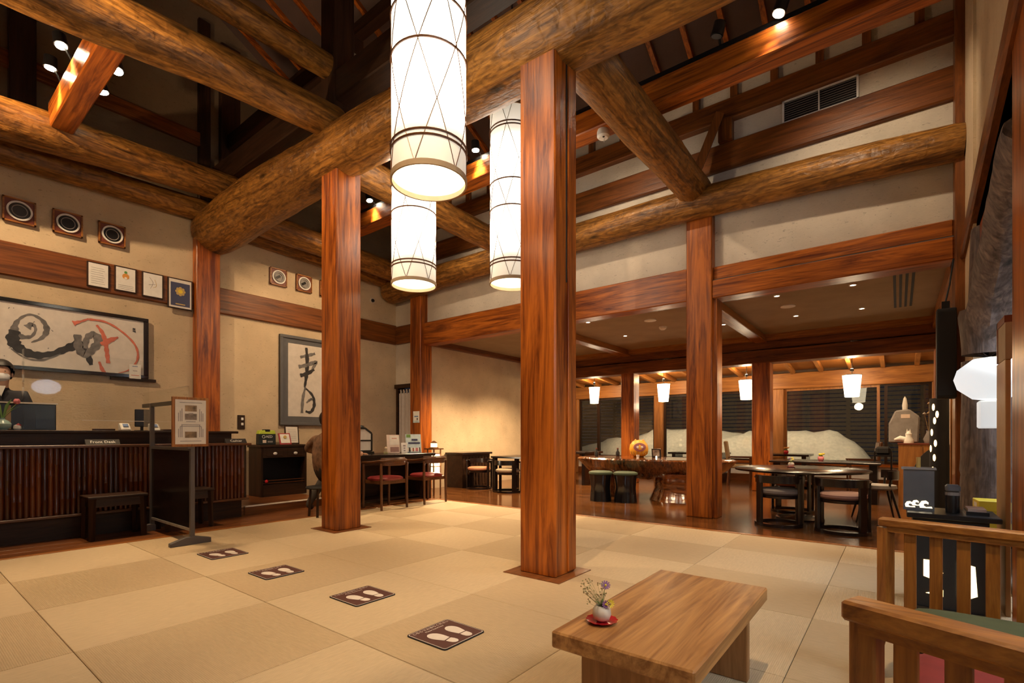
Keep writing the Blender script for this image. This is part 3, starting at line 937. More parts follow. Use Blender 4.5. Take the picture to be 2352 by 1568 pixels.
# ================================================================ LAMPS
def lantern(x, y, zb, label, light_e):
    t = thing('hanging_lantern', label, 'lantern', (x, y, zb), group='tall paper lanterns hung from the roof')
    R, H = 0.248, 1.92
    rings = [0.19, 0.225, 0.80, 1.09, 1.67, 1.705]
    mb = MB()
    n = 48
    zs = [0.0] + [H * k / 12 for k in range(1, 13)]
    mb.lathe([(R, z) for z in zs], n=n)
    mb.f = [f for f in mb.f if len(f) == 4]
    mb.m = [0] * len(mb.f)
    mb.build('paper_shade', 'lanternpaper', t, smooth=True, auto=False)
    MB().lathe([(0.0001, 0.05), (R - 0.004, 0.05)], n=n).build('diffuser', 'lanterndisc', t, smooth=True)
    for z in rings:
        MB().tube([((R + 0.004) * math.cos(a), (R + 0.004) * math.sin(a), z) for a in [2 * PI * k / 40 for k in range(40)]], 0.0075, 6, closed=True).build('ring', 'brownchairX', t, smooth=True)
    MB().arc((0, 0, 0), R - 0.004, R + 0.008, 0.0, 0.035, 0, 2 * PI, 40).build('bottom_rim', 'beige', t, smooth=True)
    MB().arc((0, 0, 0), R - 0.004, R + 0.008, H - 0.03, H, 0, 2 * PI, 40).build('top_rim', 'beige', t, smooth=True)
    rnd = random.Random(int(abs(x) * 100))
    for k in range(6):
        a0 = 2 * PI * k / 6 + rnd.uniform(-0.1, 0.1)
        for s in (1, -1):
            pts = []
            tw = rnd.uniform(2.0, 2.8) * s
            for q in range(25):
                f = q / 24
                pts.append(((R + 0.003) * math.cos(a0 + tw * f), (R + 0.003) * math.sin(a0 + tw * f), 0.02 + (H - 0.04) * f))
            MB().tube(pts, 0.0034, 4, caps=False).build('bamboo_strip', 'brownchairZ', t)
    MB().cyl((0, 0, H - 0.02), (0, 0, roofz(y) - zb - 0.1), 0.008, n=6).build('cord', 'black', t)
    MB().box(-R, R, -0.012, 0.012, H - 0.03, H - 0.012).box(-0.012, 0.012, -R, R, H - 0.03, H - 0.012).build('hanger_cross', 'brownchairX', t)
    return t
lantern(-2.50, 2.30, 2.745, 'tall white paper lantern nearest the viewer, in front of the big log', 1)
lantern(-4.35, 3.77, 2.745, 'tall white paper lantern hanging below and behind the nearest one', 1)
lantern(-3.44, 4.42, 2.745, 'tall white paper lantern half hidden by the thick column', 1)

def spot(loc, target, energy, label, col=WARM, size=55, blend=0.6, parentless=True, r=0.045, stem=None, group='ceiling spotlights'):
    t = thing('spotlight', label, 'spotlight', loc, group=group)
    d = (Vector(target) - Vector(loc)).normalized()
    MB().cyl(-d * 0.11, d * 0.0, r + 0.008, r + 0.012, n=16).build('housing', 'black', t, smooth=True)
    q = MB().cyl(d * 0.002, d * 0.006, r, r, n=16).build('lens', 'spotdisc' if energy else 'greyframe', t)
    if stem:
        MB().cyl(-d * 0.05, (stem[0] - loc[0], stem[1] - loc[1], stem[2] - loc[2]), 0.012, n=8).build('stem', 'black', t)
    if not energy: return t
    lo = light('bulb', 'SPOT', tuple(d * 0.03), energy, col, parent=t, size=0.04, spot=size, blend=blend)
    lo.rotation_euler = d.to_track_quat('-Z', 'Y').to_euler()
    return t
SP = 120
spot((-6.28, 1.09, 4.75), (-5.2, 1.5, 0), SP, 'spotlight nearest the ceiling corner, before the squared bridging beam', stem=(-6.28, 1.17, 4.66))
spot((-6.75, 1.09, 4.75), (-6.9, 1.0, 0.9), SP, 'spotlight above the counter on the outer side of the bridging beam', stem=(-6.75, 1.17, 4.66))
spot((-6.27, 1.52, 4.75), (-4.7, 1.9, 0), SP, 'yellow spotlight just past the bridging beam, nearer the mat log', stem=(-6.27, 1.35, 4.66))
spot((-6.78, 1.52, 4.75), (-6.6, 2.6, 0.9), SP, 'spotlight just past the bridging beam, nearer the counter log', stem=(-6.78, 1.35, 4.66))
spot((-0.81, 4.76, 4.66), (-2.3, 4.3, 0), SP * 0.5, 'bright spotlight on the track beam above the round table', stem=(-0.81, 4.89, 4.70))
spot((-1.32, 4.76, 4.72), (-2.9, 5.2, 0), 0, 'unlit dark-bodied spotlight on the track beam near the smoke detector', stem=(-1.32, 4.89, 4.70))
spot((-6.53, 4.76, 4.72), (-5.6, 4.9, 0), SP, 'spotlight on the track beam behind the lanterns', stem=(-6.53, 4.89, 4.70))
spot((-4.3, 4.76, 4.72), (-4.2, 5.1, 0), SP, 'spotlight on the track beam hidden behind the lower lanterns', stem=(-4.3, 4.89, 4.70))
spot((-3.2, 2.80, 4.05), (-2.85, 2.55, 0), 90, 'small spotlight under the big log between the columns', stem=(-3.2, 3.0, 4.0), size=62)
spot((-4.5, 1.0, 5.0), (-3.6, 1.4, 0), SP, 'spotlight on the upper tie beam over the foot mats', stem=(-4.9, 1.0, 5.03))
spot((-4.6, 0.0, 5.0), (-3.3, 0.3, 0), SP * 0.7, 'spotlight on the upper tie beam above the viewer', stem=(-4.9, 0.0, 5.03))
spot((-0.3, 1.2, 4.5), (-0.8, 2.1, 0), SP * 1.5, 'spotlight over the low table above the picture', stem=(-0.3, 1.2, roofz(1.2) - 0.1))
spot((-6.2, -0.3, 4.9), (-8.1, 1.9, 2.7), 250, 'added unseen spotlight washing the certificates on the reception wall', stem=(-7.2, -0.3, 4.4), size=75)  # out-of-view washer added to brighten the reception wall
spot((-4.75, 4.76, 4.72), (-8.1, 4.9, 2.3), 230, 'added hidden spotlight washing the tall ink painting', stem=(-4.75, 4.89, 4.70), size=60)  # hidden washer added to brighten the far part of this wall

for x, e, lb in ((-5.5, 42, 'added spotlight on the track beam hidden behind the lower lantern, washing the back wall'), (-3.0, 42, 'added spotlight on the track beam hidden behind the thick column, washing the back wall'), (-0.5, 50, 'added spotlight at the track beam end above the picture, washing the back wall')):  # hidden washers added to brighten the back wall
    spot((x, 5.0, 4.80), (x + 0.3, 6.6, 3.3), e, lb, stem=(x, 4.92, 4.70), size=100, blend=0.8, col=WARM2)
spot((-1.25, 0.0, 4.7), (-2.12, 3.05, 2.0), 260, 'added unseen spotlight above the viewer aimed at the thick column', stem=(-1.25, 0.0, roofz(0.0) - 0.1), size=45)  # unseen light added to brighten the thick column's front
spot((-4.2, 0.3, 4.9), (-4.9, 3.1, 2.6), 190, 'added unseen spotlight above the viewer aimed at the reception column', stem=(-4.85, 0.3, 5.05), size=55)  # unseen light added to brighten the reception column
spot((-5.6, -0.4, 3.6), (-5.6, 2.4, 4.6), 130, 'added unseen uplight above the viewer aimed at the log beams', stem=(-5.1, -0.4, 4.15), size=95)  # unseen uplight added to brighten the logs from below
def downlight(x, y, label, e=75, r=0.03, z=2.90, col=WARM, lit=True):
    t = thing('downlight', label, 'downlight', (x, y, z), group='recessed downlights in the dining ceiling')
    MB().arc((0, 0, 0), r, r + 0.014, -0.012, 0.0, 0, 2 * PI, 20).build('trim_ring', 'white', t, smooth=True)
    MB().cyl((0, 0, -0.004), (0, 0, -0.001), r, r, n=16).build('lens', 'downdisc' if lit else 'white', t)
    if lit:
        light('bulb', 'SPOT', (0, 0, -0.03), e, col, parent=t, size=0.04, spot=120, blend=0.7, rot=(0, 0, 0))
    return t
downlight(-4.0, 7.16, 'downlight nearest the long lintel over the two drum stools')
downlight(-4.0, 8.56, 'downlight over the burl slab table end')
downlight(-2.3, 8.69, 'downlight beside the wooden ceiling beam over the slab table')
downlight(-1.27, 7.34, 'downlight in front over the round table')
downlight(-1.25, 8.75, 'downlight at the back over the round table')
downlight(-0.44, 7.38, 'downlight near the slot vent and lintel')
downlight(-0.42, 8.83, 'downlight near the slot vent at the back')
downlight(-5.79, 7.02, 'downlight over the small left dining table', e=330)
downlight(-5.79, 8.6, 'downlight hidden behind the thick column', e=330)
for x, y, lb in ((-3.15, 7.67, 'flat round ceiling speaker over the drum stools'), (-1.25, 8.05, 'flat round ceiling speaker over the round table')):
    t = thing('ceiling_speaker', lb, 'speaker', (x, y, 2.90))
    MB().lathe([(0.085, 0.0), (0.085, -0.008), (0.07, -0.014), (0.0001, -0.014)], n=20).build('grille', 'white', t, smooth=True)
    MB().arc((0, 0, 0), 0.083, 0.097, -0.01, 0.0, 0, 2 * PI, 20).build('rim', 'white', t)
t = thing('smoke_detector', 'small white smoke detector on the dining ceiling', 'smoke detector', (-3.17, 8.26, 2.90))
MB().lathe([(0.06, 0.0), (0.06, -0.03), (0.035, -0.055), (0.0001, -0.055)], n=18).build('body', 'white', t, smooth=True)
MB().lathe([(0.065, 0.0), (0.065, -0.012), (0.06, -0.012)], n=18).build('base', 'white', t)
t = thing('smoke_detector', 'white drum smoke detector under the track beam', 'smoke detector', (-2.56, 4.92, 4.40))
MB().lathe([(0.062, 0.0), (0.068, -0.02), (0.068, -0.07), (0.05, -0.09), (0.0001, -0.092)], n=24).build('body', 'white', t, smooth=True)
MB().cyl((0.01, 0, -0.09), (0.01, 0, -0.135), 0.003, n=6).build('test_pin', 'white', t)
MB().cyl((0.02, -0.03, -0.091), (0.02, -0.03, -0.096), 0.012, n=10).build('sensor_port', 'black', t)
# linear slot vent in the dining ceiling
t = thing('slot_vent', 'four-slot black air vent in the dining ceiling', 'vent', (0.05, 8.15, 2.90))
for k in range(4):
    MB().box(-0.10 + k * 0.058, -0.10 + k * 0.058 + 0.028, -0.95, 0.95, -0.004, 0.0).build('slot', 'blackmatte', t)
MB().box(-0.12, 0.12, -0.97, 0.97, -0.002, 0.0).build('plate', 'ceilpaint', t)
# vent grille on the back wall
t = thing('vent_grille', 'white-framed louvred vent grille high on the back wall', 'vent', (-0.71, BW - 0.01, 4.84))
MB().box(-0.36, 0.36, -0.005, 0.01, -0.125, 0.125).build('backing', 'black', t)
for a in (((-0.37, -0.35), (-0.135, 0.135)), ((0.35, 0.37), (-0.135, 0.135)), ((-0.37, 0.37), (0.118, 0.135)), ((-0.37, 0.37), (-0.135, -0.118)), ((-0.006, 0.006), (-0.13, 0.13))):
    MB().box(a[0][0], a[0][1], -0.03, 0.0, a[1][0], a[1][1]).build('frame_bar', 'white', t)
for k in range(9):
    z = -0.105 + k * 0.026
    MB().obox((0, -0.012, z), (0.70, 0.016, 0.004), (0.5, 0, 0)).build('louvre', 'stone', t)

def pendant(x, y, zc, label):
    t = thing('pendant_lamp', label, 'pendant lamp', (x, y, zc), group='white paper pendants in the window bay')
    MB().lathe([(0.115, -0.21), (0.155, 0.20)], n=6).build('paper_shade', 'pendantglow', t)
    MB().arc((0, 0, 0), 0.150, 0.160, 0.195, 0.21, 0, 2 * PI, 6).build('top_rim', 'white', t)
    MB().cyl((0, 0, 0.2), (0, 0, 2.62 - (y - 10.5) * 0.107 - zc), 0.006, n=6).build('cord', 'black', t)
    MB().lathe([(0.03, 0.0), (0.03, 0.05), (0.01, 0.06)], c=(0, 0, 0.27), n=10).build('cord_adjuster', 'black', t)
    light('bulb', 'POINT', (0, 0, 0.32), 26, (1.0, 0.68, 0.34), parent=t, size=0.05)
    light('bulb_down', 'POINT', (0, 0, -0.30), 8, (1.0, 0.78, 0.50), parent=t, size=0.08)
    return t
pendant(-0.69, 11.3, 1.98, 'white paper pendant lamp before the wide snow window')
pendant(-2.53, 11.3, 2.01, 'white paper pendant lamp beside the inner post, over the tan chair')
pendant(-4.32, 11.3, 2.04, 'white paper pendant lamp above the painted doll')
pendant(-6.13, 11.3, 2.07, 'white paper pendant lamp beside the thick column')
# ================================================================ RECEPTION
ct = thing('reception_counter', 'long dark reception counter faced with reddish bamboo poles', 'counter', (-6.65, 1.0, 0))
def L(mb, ox=-6.65, oy=1.0, oz=0.0):
    mb.v = [(a - ox, b - oy, c - oz) for a, b, c in mb.v]
    return mb
CY0, CY1 = -1.6, 2.95
L(MB().box(-6.795, -6.69, CY0, CY1 - 0.04, 0, 0.235)).build('plinth', 'darkY', ct)
L(MB().box(-7.2, -6.645, CY0, CY1, 0.235, 0.92)).build('body', 'darkY', ct)
L(MB().box(-7.2, -6.585, CY0, CY1 + 0.01, 0.225, 0.25)).build('bottom_rail', 'brownchairY', ct, bevel=0.004)
L(MB().box(-7.2, -6.56, CY0, CY1 + 0.03, 0.92, 0.95)).build('ledge', 'brownchairY', ct, bevel=0.005)
L(MB().box(-7.3, -6.79, CY0, CY1 - 0.12, 0.95, 1.07)).build('riser_panel', 'darkY', ct)
L(MB().box(-7.40, -6.75, CY0, CY1 - 0.05, 1.07, 1.10)).build('counter_top', 'darkY', ct, bevel=0.005)
pole_me = []
rp = random.Random(3)
for k in range(9):
    mb = MB()
    nodes = sorted([rp.uniform(0.02, 0.6) for _ in range(2)])
    zs = [0.0]
    for q in nodes:
        zs += [q - 0.006, q, q + 0.006]
    zs += [0.67]
    rr = [0.0225 if not any(abs(z - q) < 1e-6 for q in nodes) else 0.0255 for z in zs]
    vs = []; fs = []
    A = [-PI / 2, -PI / 4, 0, PI / 4, PI / 2]
    for z, r in zip(zs, rr):
        for a in A:
            vs.append((r * math.cos(a), r * math.sin(a), z))
    for i in range(len(zs) - 1):
        for j in range(4):
            fs.append((i * 5 + j, i * 5 + j + 1, i * 5 + 6 + j, i * 5 + 5 + j))
    mb.add(vs, fs)
    me = mb.mesh('bamboo_pole')
    me.materials.append(MATS[['bamboo', 'bamboo2', 'bamboo3'][k % 3]])
    for p in me.polygons: p.use_smooth = True
    pole_me.append(me)
y = CY0 + 0.02
while y < CY1 - 0.01:
    o = bpy.data.objects.new('bamboo_pole', rp.choice(pole_me))
    C.objects.link(o); o.parent = ct
    o.location = (-6.645 + 6.65, y - 1.0, 0.25)
    y += 0.0435
# name plates
def plate(name, txt, y0, y1, label):
    t = thing(name, label, 'sign', (-6.60, (y0 + y1) / 2, 0.95))
    w = (y1 - y0) / 2
    MB().prism([(-0.035, 0), (0.025, 0), (-0.020, 0.055), (-0.028, 0.055)], 'Y', -w, w).build('wedge', 'mat_black', t, bevel=0.002)
    d = Vector((0.045, 0, -0.055)).normalized()
    nrm = Vector((0.055, 0, 0.045)).normalized()
    text('lettering', txt, 0.046, frame_matrix(Vector((0.0025, 0, 0.0275)) + nrm * 0.001, (0, 1, 0), (-0.045, 0, 0.055)), 'white', t)
    return t
plate('desk_sign', 'Front Desk', 1.33, 1.62, 'black Front Desk name plate on the counter ledge')
plate('desk_sign', 'Cashier', 2.68, 2.93, 'black Cashier name plate at the counter end')
# low monitor box
t = thing('counter_monitor', 'dark low monitor housing on the reception counter behind the tulip vase', 'monitor', (-7.10, 0.82, 1.10))
MB().box(-0.08, 0.08, -0.40, 0.36, 0, 0.27).build('housing', 'monitor', t, bevel=0.006)
MB().box(-0.09, 0.10, -0.41, 0.37, 0.27, 0.285).build('top_edge', 'paper', t)
MB().box(0.081, 0.085, 0.20, 0.34, 0.02, 0.21).build('inset_panel', 'black', t)
MB().box(0.081, 0.086, -0.02, 0.02, 0.01, 0.25).build('cable_cover', 'lightboard', t)
# tulip vase
t = thing('tulip_vase', 'celadon vase with a pink tulip on the counter', 'vase', (-6.88, 0.765, 1.10))
MB().lathe([(0.03, 0), (0.062, 0.03), (0.066, 0.06), (0.045, 0.09), (0.018, 0.105), (0.02, 0.118)], n=20).build('body', 'celadon', t, smooth=True)
fb = MB()
for k in range(6):
    a = 2 * PI * k / 6
    fb.lathe([(0.0001, 0), (0.013, 0.01), (0.017, 0.03), (0.008, 0.05), (0.0001, 0.056)], c=(0.012 * math.cos(a), 0.10 + 0.012 * math.sin(a), 0.255), n=6)
fl1 = fb.build('tulip_flower', 'pink', t, smooth=True)
MB().tube([(0, 0, 0.10), (0.0, 0.03, 0.17), (0.0, 0.10, 0.26)], 0.004, 6).build('stem', 'stemgreen', t)
for k, (dy, dz) in enumerate(((0.13, 0.14), (0.06, 0.20), (-0.05, 0.2), (-0.12, 0.16))):
    MB().tube([(0, 0, 0.10), (0.01, dy * 0.5, 0.10 + dz * 0.7), (0.01, dy, 0.10 + dz)], [0.004, 0.013, 0.002], 6, flat=0.25).build('leaf', 'leaf', t, smooth=True)
t = thing('cat_ornament', 'tiny white and red ornament on the counter beside the tulip vase', 'ornament', (-6.86, 0.866, 1.10))
MB().lathe([(0.016, 0), (0.028, 0.015), (0.024, 0.045), (0.0001, 0.06)], n=14, sy=1.1).build('body', 'white', t, smooth=True)
MB().lathe([(0.018, 0), (0.022, 0.015), (0.0001, 0.035)], c=(0, 0.008, 0.035), n=12).build('red_cap', 'redcover', t, smooth=True)
# pay terminals
def terminal(y, label):
    t = thing('card_terminal', label, 'card terminal', (-6.90, y, 1.10))
    MB().prism([(-0.07, 0), (0.06, 0), (0.055, 0.02), (-0.02, 0.085), (-0.07, 0.085)], 'Y', -0.045, 0.045).build('body', 'white', t, bevel=0.008)
    MB().obox((0.022, 0, 0.062), (0.045, 0.05, 0.003), (0, math.radians(41), 0)).build('screen', 'textblue', t)
terminal(1.74, 'white card terminal on the counter nearer the painting label')
terminal(2.02, 'white card terminal on the counter beside the partition frame')
t = thing('tablet_stand', 'black tablet on a stand behind the counter near the terminals', 'tablet', (-7.2, 1.98, 1.10))
MB().box(-0.01, 0.01, -0.07, 0.09, 0.05, 0.26).build('tablet', 'black', t, bevel=0.006)
MB().box(-0.02, -0.01, -0.01, 0.02, 0, 0.2).build('leg', 'black', t)
MB().box(-0.06, 0.05, -0.06, 0.07, 0, 0.01).build('base', 'black', t)
for k, (y, z) in enumerate(((1.55, 0.0), (2.12, 0.0))):
    t = thing('coin_tray', ['small dark pen tray on the counter before the first terminal', 'small coin tray on the counter beside the partition'][k], 'tray', (-6.90, y, 1.10))
    MB().box(-0.05, 0.05, -0.09, 0.09, 0, 0.006).build('tray', 'blackmatte', t)
    MB().box(-0.05, -0.045, -0.09, 0.09, 0.006, 0.02).box(0.045, 0.05, -0.09, 0.09, 0.006, 0.02).build('rim', 'brownchairY', t)
# clear splash screen on the counter
t = thing('splash_screen', 'clear acrylic splash screen standing on the reception counter', 'screen', (-6.83, 1.45, 1.10))
MB().box(-0.002, 0.002, -0.55, 0.50, 0.11, 0.80).build('panel', 'acrylic', t)
MB().box(-0.05, 0.05, -0.55, -0.545, 0, 0.80).build('side_fin', 'acrylic', t)
MB().box(-0.004, 0.004, -0.10, 0.45, 0.105, 0.112).build('slot_edge', 'paper', t)
# stools at the counter
def bench(loc, label):
    t = thing('counter_bench', label, 'bench', loc)
    MB().box(-0.165, 0.165, -0.25, 0.25, 0.415, 0.44).build('seat_board', 'darkY', t, bevel=0.005)
    for s_ in (-1, 1):
        MB().box(s_ * 0.135 - 0.01, s_ * 0.135 + 0.01, -0.20, 0.20, 0.33, 0.415).build('side_apron', 'darkY', t)
        MB().box(-0.125, 0.125, s_ * 0.205 - 0.01, s_ * 0.205 + 0.01, 0.33, 0.415).build('end_apron', 'darkX', t)
    for sx in (-1, 1):
        for sy in (-1, 1):
            MB().tube([(sx * 0.145, sy * 0.215, 0), (sx * 0.138, sy * 0.21, 0.25), (sx * 0.135, sy * 0.205, 0.415)], [0.026, 0.028, 0.036], 4).build('leg', 'darkZ', t)
    return t
b0 = bench((-6.415, 1.53, 0), 'dark wooden bench at the counter in front of the Front Desk sign')
place_copy(b0, (-6.40, 2.17, 0), 0, 'dark wooden bench at the counter half hidden by the partition')
# partition with dark panel
t = thing('partition_screen', 'free-standing dark partition panel jutting out from the counter', 'partition', (-5.37, 1.88, 0))
MB().prism([(-0.19, 0), (0.16, 0), (0.16, 0.045), (0.03, 0.075), (-0.06, 0.075), (-0.19, 0.035)], 'X', -0.025, 0.025).build('foot', 'iron', t, bevel=0.003)
MB().prism([(-0.08, 0), (0.03, 0), (0.03, 0.06), (0.02, 0.075), (-0.04, 0.075), (-0.08, 0.045)], 'X', -1.14, -1.10).build('foot', 'iron', t, bevel=0.003)
MB().box(-0.018, 0.018, -0.02, 0.02, 0.06, 0.94).build('post', 'iron', t, bevel=0.004)
MB().box(-1.14, -1.105, -0.02, 0.02, 0.06, 1.40).build('post', 'iron', t, bevel=0.004)
MB().box(-1.105, -0.018, -0.006, 0.006, 0.15, 0.90).build('dark_panel', 'smoke', t)
MB().box(-1.105, -0.018, -0.012, 0.012, 0.125, 0.15).build('bottom_rail', 'stone', t)
MB().box(-1.105, -0.018, -0.016, 0.016, 0.90, 0.93).build('top_rail', 'iron', t)
MB().box(-1.40, -0.07, -0.003, 0.003, 0.93, 1.53).build('clear_panel', 'acrylic', t)
MB().box(-1.40, -0.25, -0.015, 0.015, 1.36, 1.40).build('cross_bar', 'black', t)
MB().tube([(-0.40, 0, 1.53), (-0.12, 0, 1.53), (-0.08, 0, 1.515), (-0.07, 0, 1.47), (-0.07, 0, 1.30)], 0.004, 6).build('panel_edge', 'acrylic', t)
# framed notice
t = thing('framed_notice', 'framed notice with three photos on the partition end', 'notice', (-5.325, 1.85, 0.94))
MB().box(-0.010, 0.010, -0.155, 0.155, 0.0, 0.47).build('frame', 'chairZ', t, bevel=0.003)
sh = MB().box(0.0105, 0.013, -0.130, 0.130, 0.025, 0.445).build('sheet', 'paper', t)
for z, m in ((0.335, 'photo1'), (0.255, 'photo2'), (0.085, 'photo1')):
    MB().box(0.0135, 0.0145, -0.05, 0.05, z, z + 0.058).build('photo', m, sh)
for z, w in ((0.415, 0.095), (0.315, 0.02), (0.235, 0.04), (0.19, 0.09), (0.205, 0.08), (0.05, 0.09)):
    MB().box(0.0135, 0.0142, -w, w, z, z + 0.006).build('text_line', 'textgrey', sh)
for s in (-1, 1):
    for k in range(3):
        for zz in (0.24, 0.09):
            MB().box(0.0135, 0.0142, s * (0.075 + k * 0.014) - 0.003, s * (0.075 + k * 0.014) + 0.003, zz, zz + 0.12 - 0.02 * k).build('text_column', 'textgrey', sh)
MB().box(-0.05, -0.010, -0.02, 0.02, -0.02, 0.1).build('bracket', 'iron', t)

# ---- wall pieces
def vent(y, r, label, closed=False):
    t = thing('wall_vent', label, 'wall vent', (LW + 0.005, y, 3.675))
    MB().box(0, 0.03, -0.142, 0.142, -0.142, 0.142).build('plate', 'redbrown', t, bevel=0.006)
    for a in (((-0.142, -0.125), (-0.142, 0.142)), ((0.125, 0.142), (-0.142, 0.142)), ((-0.142, 0.142), (0.125, 0.142)), ((-0.142, 0.142), (-0.142, -0.125))):
        MB().box(0.0305, 0.042, a[0][0], a[0][1], a[1][0], a[1][1]).build('edge_strip', 'chairY', t)
    ring = MB()
    def ringx(mb, ri, ro, x0, x1, n=28):
        vs = []; fs = []
        for k in range(n):
            a = 2 * PI * k / n
            for rr, xx in ((ri, x0), (ro, x0), (ro, x1), (ri, x1)):
                vs.append((xx, rr * math.cos(a), rr * math.sin(a)))
        for k in range(n):
            k2 = (k + 1) % n
            for j in range(4):
                j2 = (j + 1) % 4
                fs.append((k * 4 + j, k * 4 + j2, k2 * 4 + j2, k2 * 4 + j))
        return mb.add(vs, fs)
    ringx(MB(), 0.094, 0.112, 0.031, 0.052).build('outer_ring', 'white', t, smooth=True)
    ringx(MB(), 0.062, 0.070, 0.031, 0.046).build('inner_ring', 'stone', t, smooth=True)
    MB().cyl((0.0305, 0, 0), (0.034, 0, 0), 0.094, n=24).build('throat', 'stone' if closed else 'black', t)
    if closed:
        MB().obox((0.037, -0.01, 0.0), (0.004, 0.085, 0.04), (0.6, 0, 0)).build('flap', 'black', t)
    else:
        MB().cyl((0.0345, 0, 0), (0.037, 0, 0), 0.060, n=20).build('nozzle', 'black', t)
vent(1.045, 0.1, 'round black wall vent on a wooden plate, nearest the picture edge')
vent(1.475, 0.1, 'round black wall vent on a wooden plate, middle of three')
vent(1.915, 0.1, 'round black wall vent on a wooden plate, nearest the big log')
vent(4.13, 0.1, 'round grey wall vent past the log, nearer the wall post', True)
vent(4.58, 0.1, 'round grey wall vent past the log, nearer the column', True)
vent(5.02, 0.1, 'round grey wall vent almost hidden behind the column', True)
t = thing('wall_camera', 'small round white wall sensor near the back corner', 'sensor', (LW + 0.005, 6.01, 3.69))
MB().cyl((0, 0, 0), (0.02, 0, 0), 0.06, n=20).build('base', 'plaster2', t, smooth=True)
MB().lathe([(0.035, 0), (0.03, 0.02), (0.0001, 0.03)], n=14).build('eye', 'black', t).matrix_local = Matrix.Translation((0.02, 0, 0)) @ Matrix.Rotation(PI / 2, 4, 'Y')

def ribbon(pts, widths, x=0.0):
    """brush stroke in the y-z plane"""
    P = []
    n = len(pts)
    # Catmull-Rom resample
    for i in range(n - 1):
        p0 = Vector(pts[max(0, i - 1)]); p1 = Vector(pts[i]); p2 = Vector(pts[i + 1]); p3 = Vector(pts[min(n - 1, i + 2)])
        for k in range(6):
            t_ = k / 6
            P.append((0.5 * ((2 * p1) + (p2 - p0) * t_ + (2 * p0 - 5 * p1 + 4 * p2 - p3) * t_ ** 2 + (3 * p1 - p0 - 3 * p2 + p3) * t_ ** 3), (i + t_) / (n - 1)))
    P.append((Vector(pts[-1]), 1.0))
    def wd(f):
        m = len(widths) - 1
        i = min(m - 1, int(f * m)); q = f * m - i
        return widths[i] * (1 - q) + widths[i + 1] * q
    vs = []; fs = []
    for i, (p, f) in enumerate(P):
        a = P[max(0, i - 1)][0]; b = P[min(len(P) - 1, i + 1)][0]
        d = (b - a).normalized()
        nn = Vector((-d.y, d.x)) * wd(f) * (1 + 0.18 * math.sin(i * 1.7))
        vs += [(x, p.x + nn.x, p.y + nn.y), (x, p.x - nn.x, p.y - nn.y)]
    for i in range(len(P) - 1):
        fs.append((2 * i, 2 * i + 1, 2 * i + 3, 2 * i + 2))
    return MB().add(vs, fs)
def strokes(t, oy, oz, x, items):
    for k, (pts, w, m) in enumerate(items):
        ribbon([(a - oy, b - oz) for a, b in pts], w, x + 0.0006 * k).build('brush_stroke', m, t)
# wide ink painting
t = thing('ink_painting', 'wide framed ink painting with a swirl and red strokes behind the counter', 'painting', (LW + 0.005, 1.30, 1.83))
MB().box(0.0, 0.03, -0.99, 1.0, 0.0, 0.80).build('backing', 'black', t)
for a, b, c_, d in ((-1.0, 1.01, 0.765, 0.81), (-1.0, 1.01, -0.01, 0.035), (-1.0, -0.955, 0.035, 0.765), (0.955, 1.01, 0.035, 0.765)):
    MB().box(0.03, 0.055, a, b, c_, d).build('frame_bar', 'blackgloss', t, bevel=0.004)
sh = MB().box(0.03, 0.036, -0.955, 0.955, 0.035, 0.765).build('sheet', 'artpaper', t)
strokes(sh, 1.30, 1.83, 0.0375, [
    ([(1.107, 2.32), (1.151, 2.369), (1.182, 2.312), (1.144, 2.223), (1.055, 2.209), (1.004, 2.287), (1.04, 2.405), (1.136, 2.48), (1.239, 2.431), (1.281, 2.323), (1.235, 2.216), (1.144, 2.151)], [0.035, 0.02, 0.012, 0.015, 0.03, 0.035, 0.014, 0.012, 0.02, 0.03, 0.018, 0.006], 'inkgrey'),
    ([(1.004, 2.272), (0.99, 2.158), (1.044, 2.065), (1.174, 2.005), (1.328, 2.04), (1.489, 2.137), (1.593, 2.195), (1.657, 2.083), (1.7, 1.944)], [0.04, 0.06, 0.05, 0.045, 0.03, 0.045, 0.05, 0.04, 0.02], 'ink'),
    ([(0.972, 2.055), (1.099, 1.959), (1.25, 1.957), (1.408, 2.05)], [0.006, 0.008, 0.012, 0.005], 'inkgrey'),
    ([(1.564, 2.311), (1.58, 2.138), (1.64, 2.064), (1.721, 2.158), (1.778, 2.267), (1.721, 2.336), (1.657, 2.281), (1.64, 2.147)], [0.035, 0.045, 0.035, 0.04, 0.05, 0.04, 0.03, 0.025], 'inkgrey'),
    ([(1.752, 2.464), (1.814, 2.368), (1.845, 2.231), (1.859, 2.109), (1.872, 1.986)], [0.010, 0.022, 0.024, 0.022, 0.02], 'inkred'),
    ([(1.796, 2.224), (1.877, 2.281), (1.977, 2.342)], [0.018, 0.035, 0.008], 'inkred'),
    ([(1.778, 1.997), (1.814, 1.889), (1.845, 1.847)], [0.010, 0.022, 0.012], 'inkred'),
    ([(1.678, 2.523), (1.854, 2.516), (2.038, 2.404), (2.167, 2.249), (2.186, 2.075), (2.1, 1.93), (1.977, 1.87)], [0.014, 0.012, 0.011, 0.013, 0.012, 0.008, 0.003], 'inkred'),
    ([(1.522, 2.445), (1.593, 2.48), (1.674, 2.528)], [0.03, 0.012, 0.010], 'inkred'),
    ([(2.133, 2.48), (2.16, 2.475)], [0.012, 0.012], 'ink'),
    ([(2.133, 2.45), (2.165, 2.445)], [0.008, 0.008], 'ink')])
rs = random.Random(5)
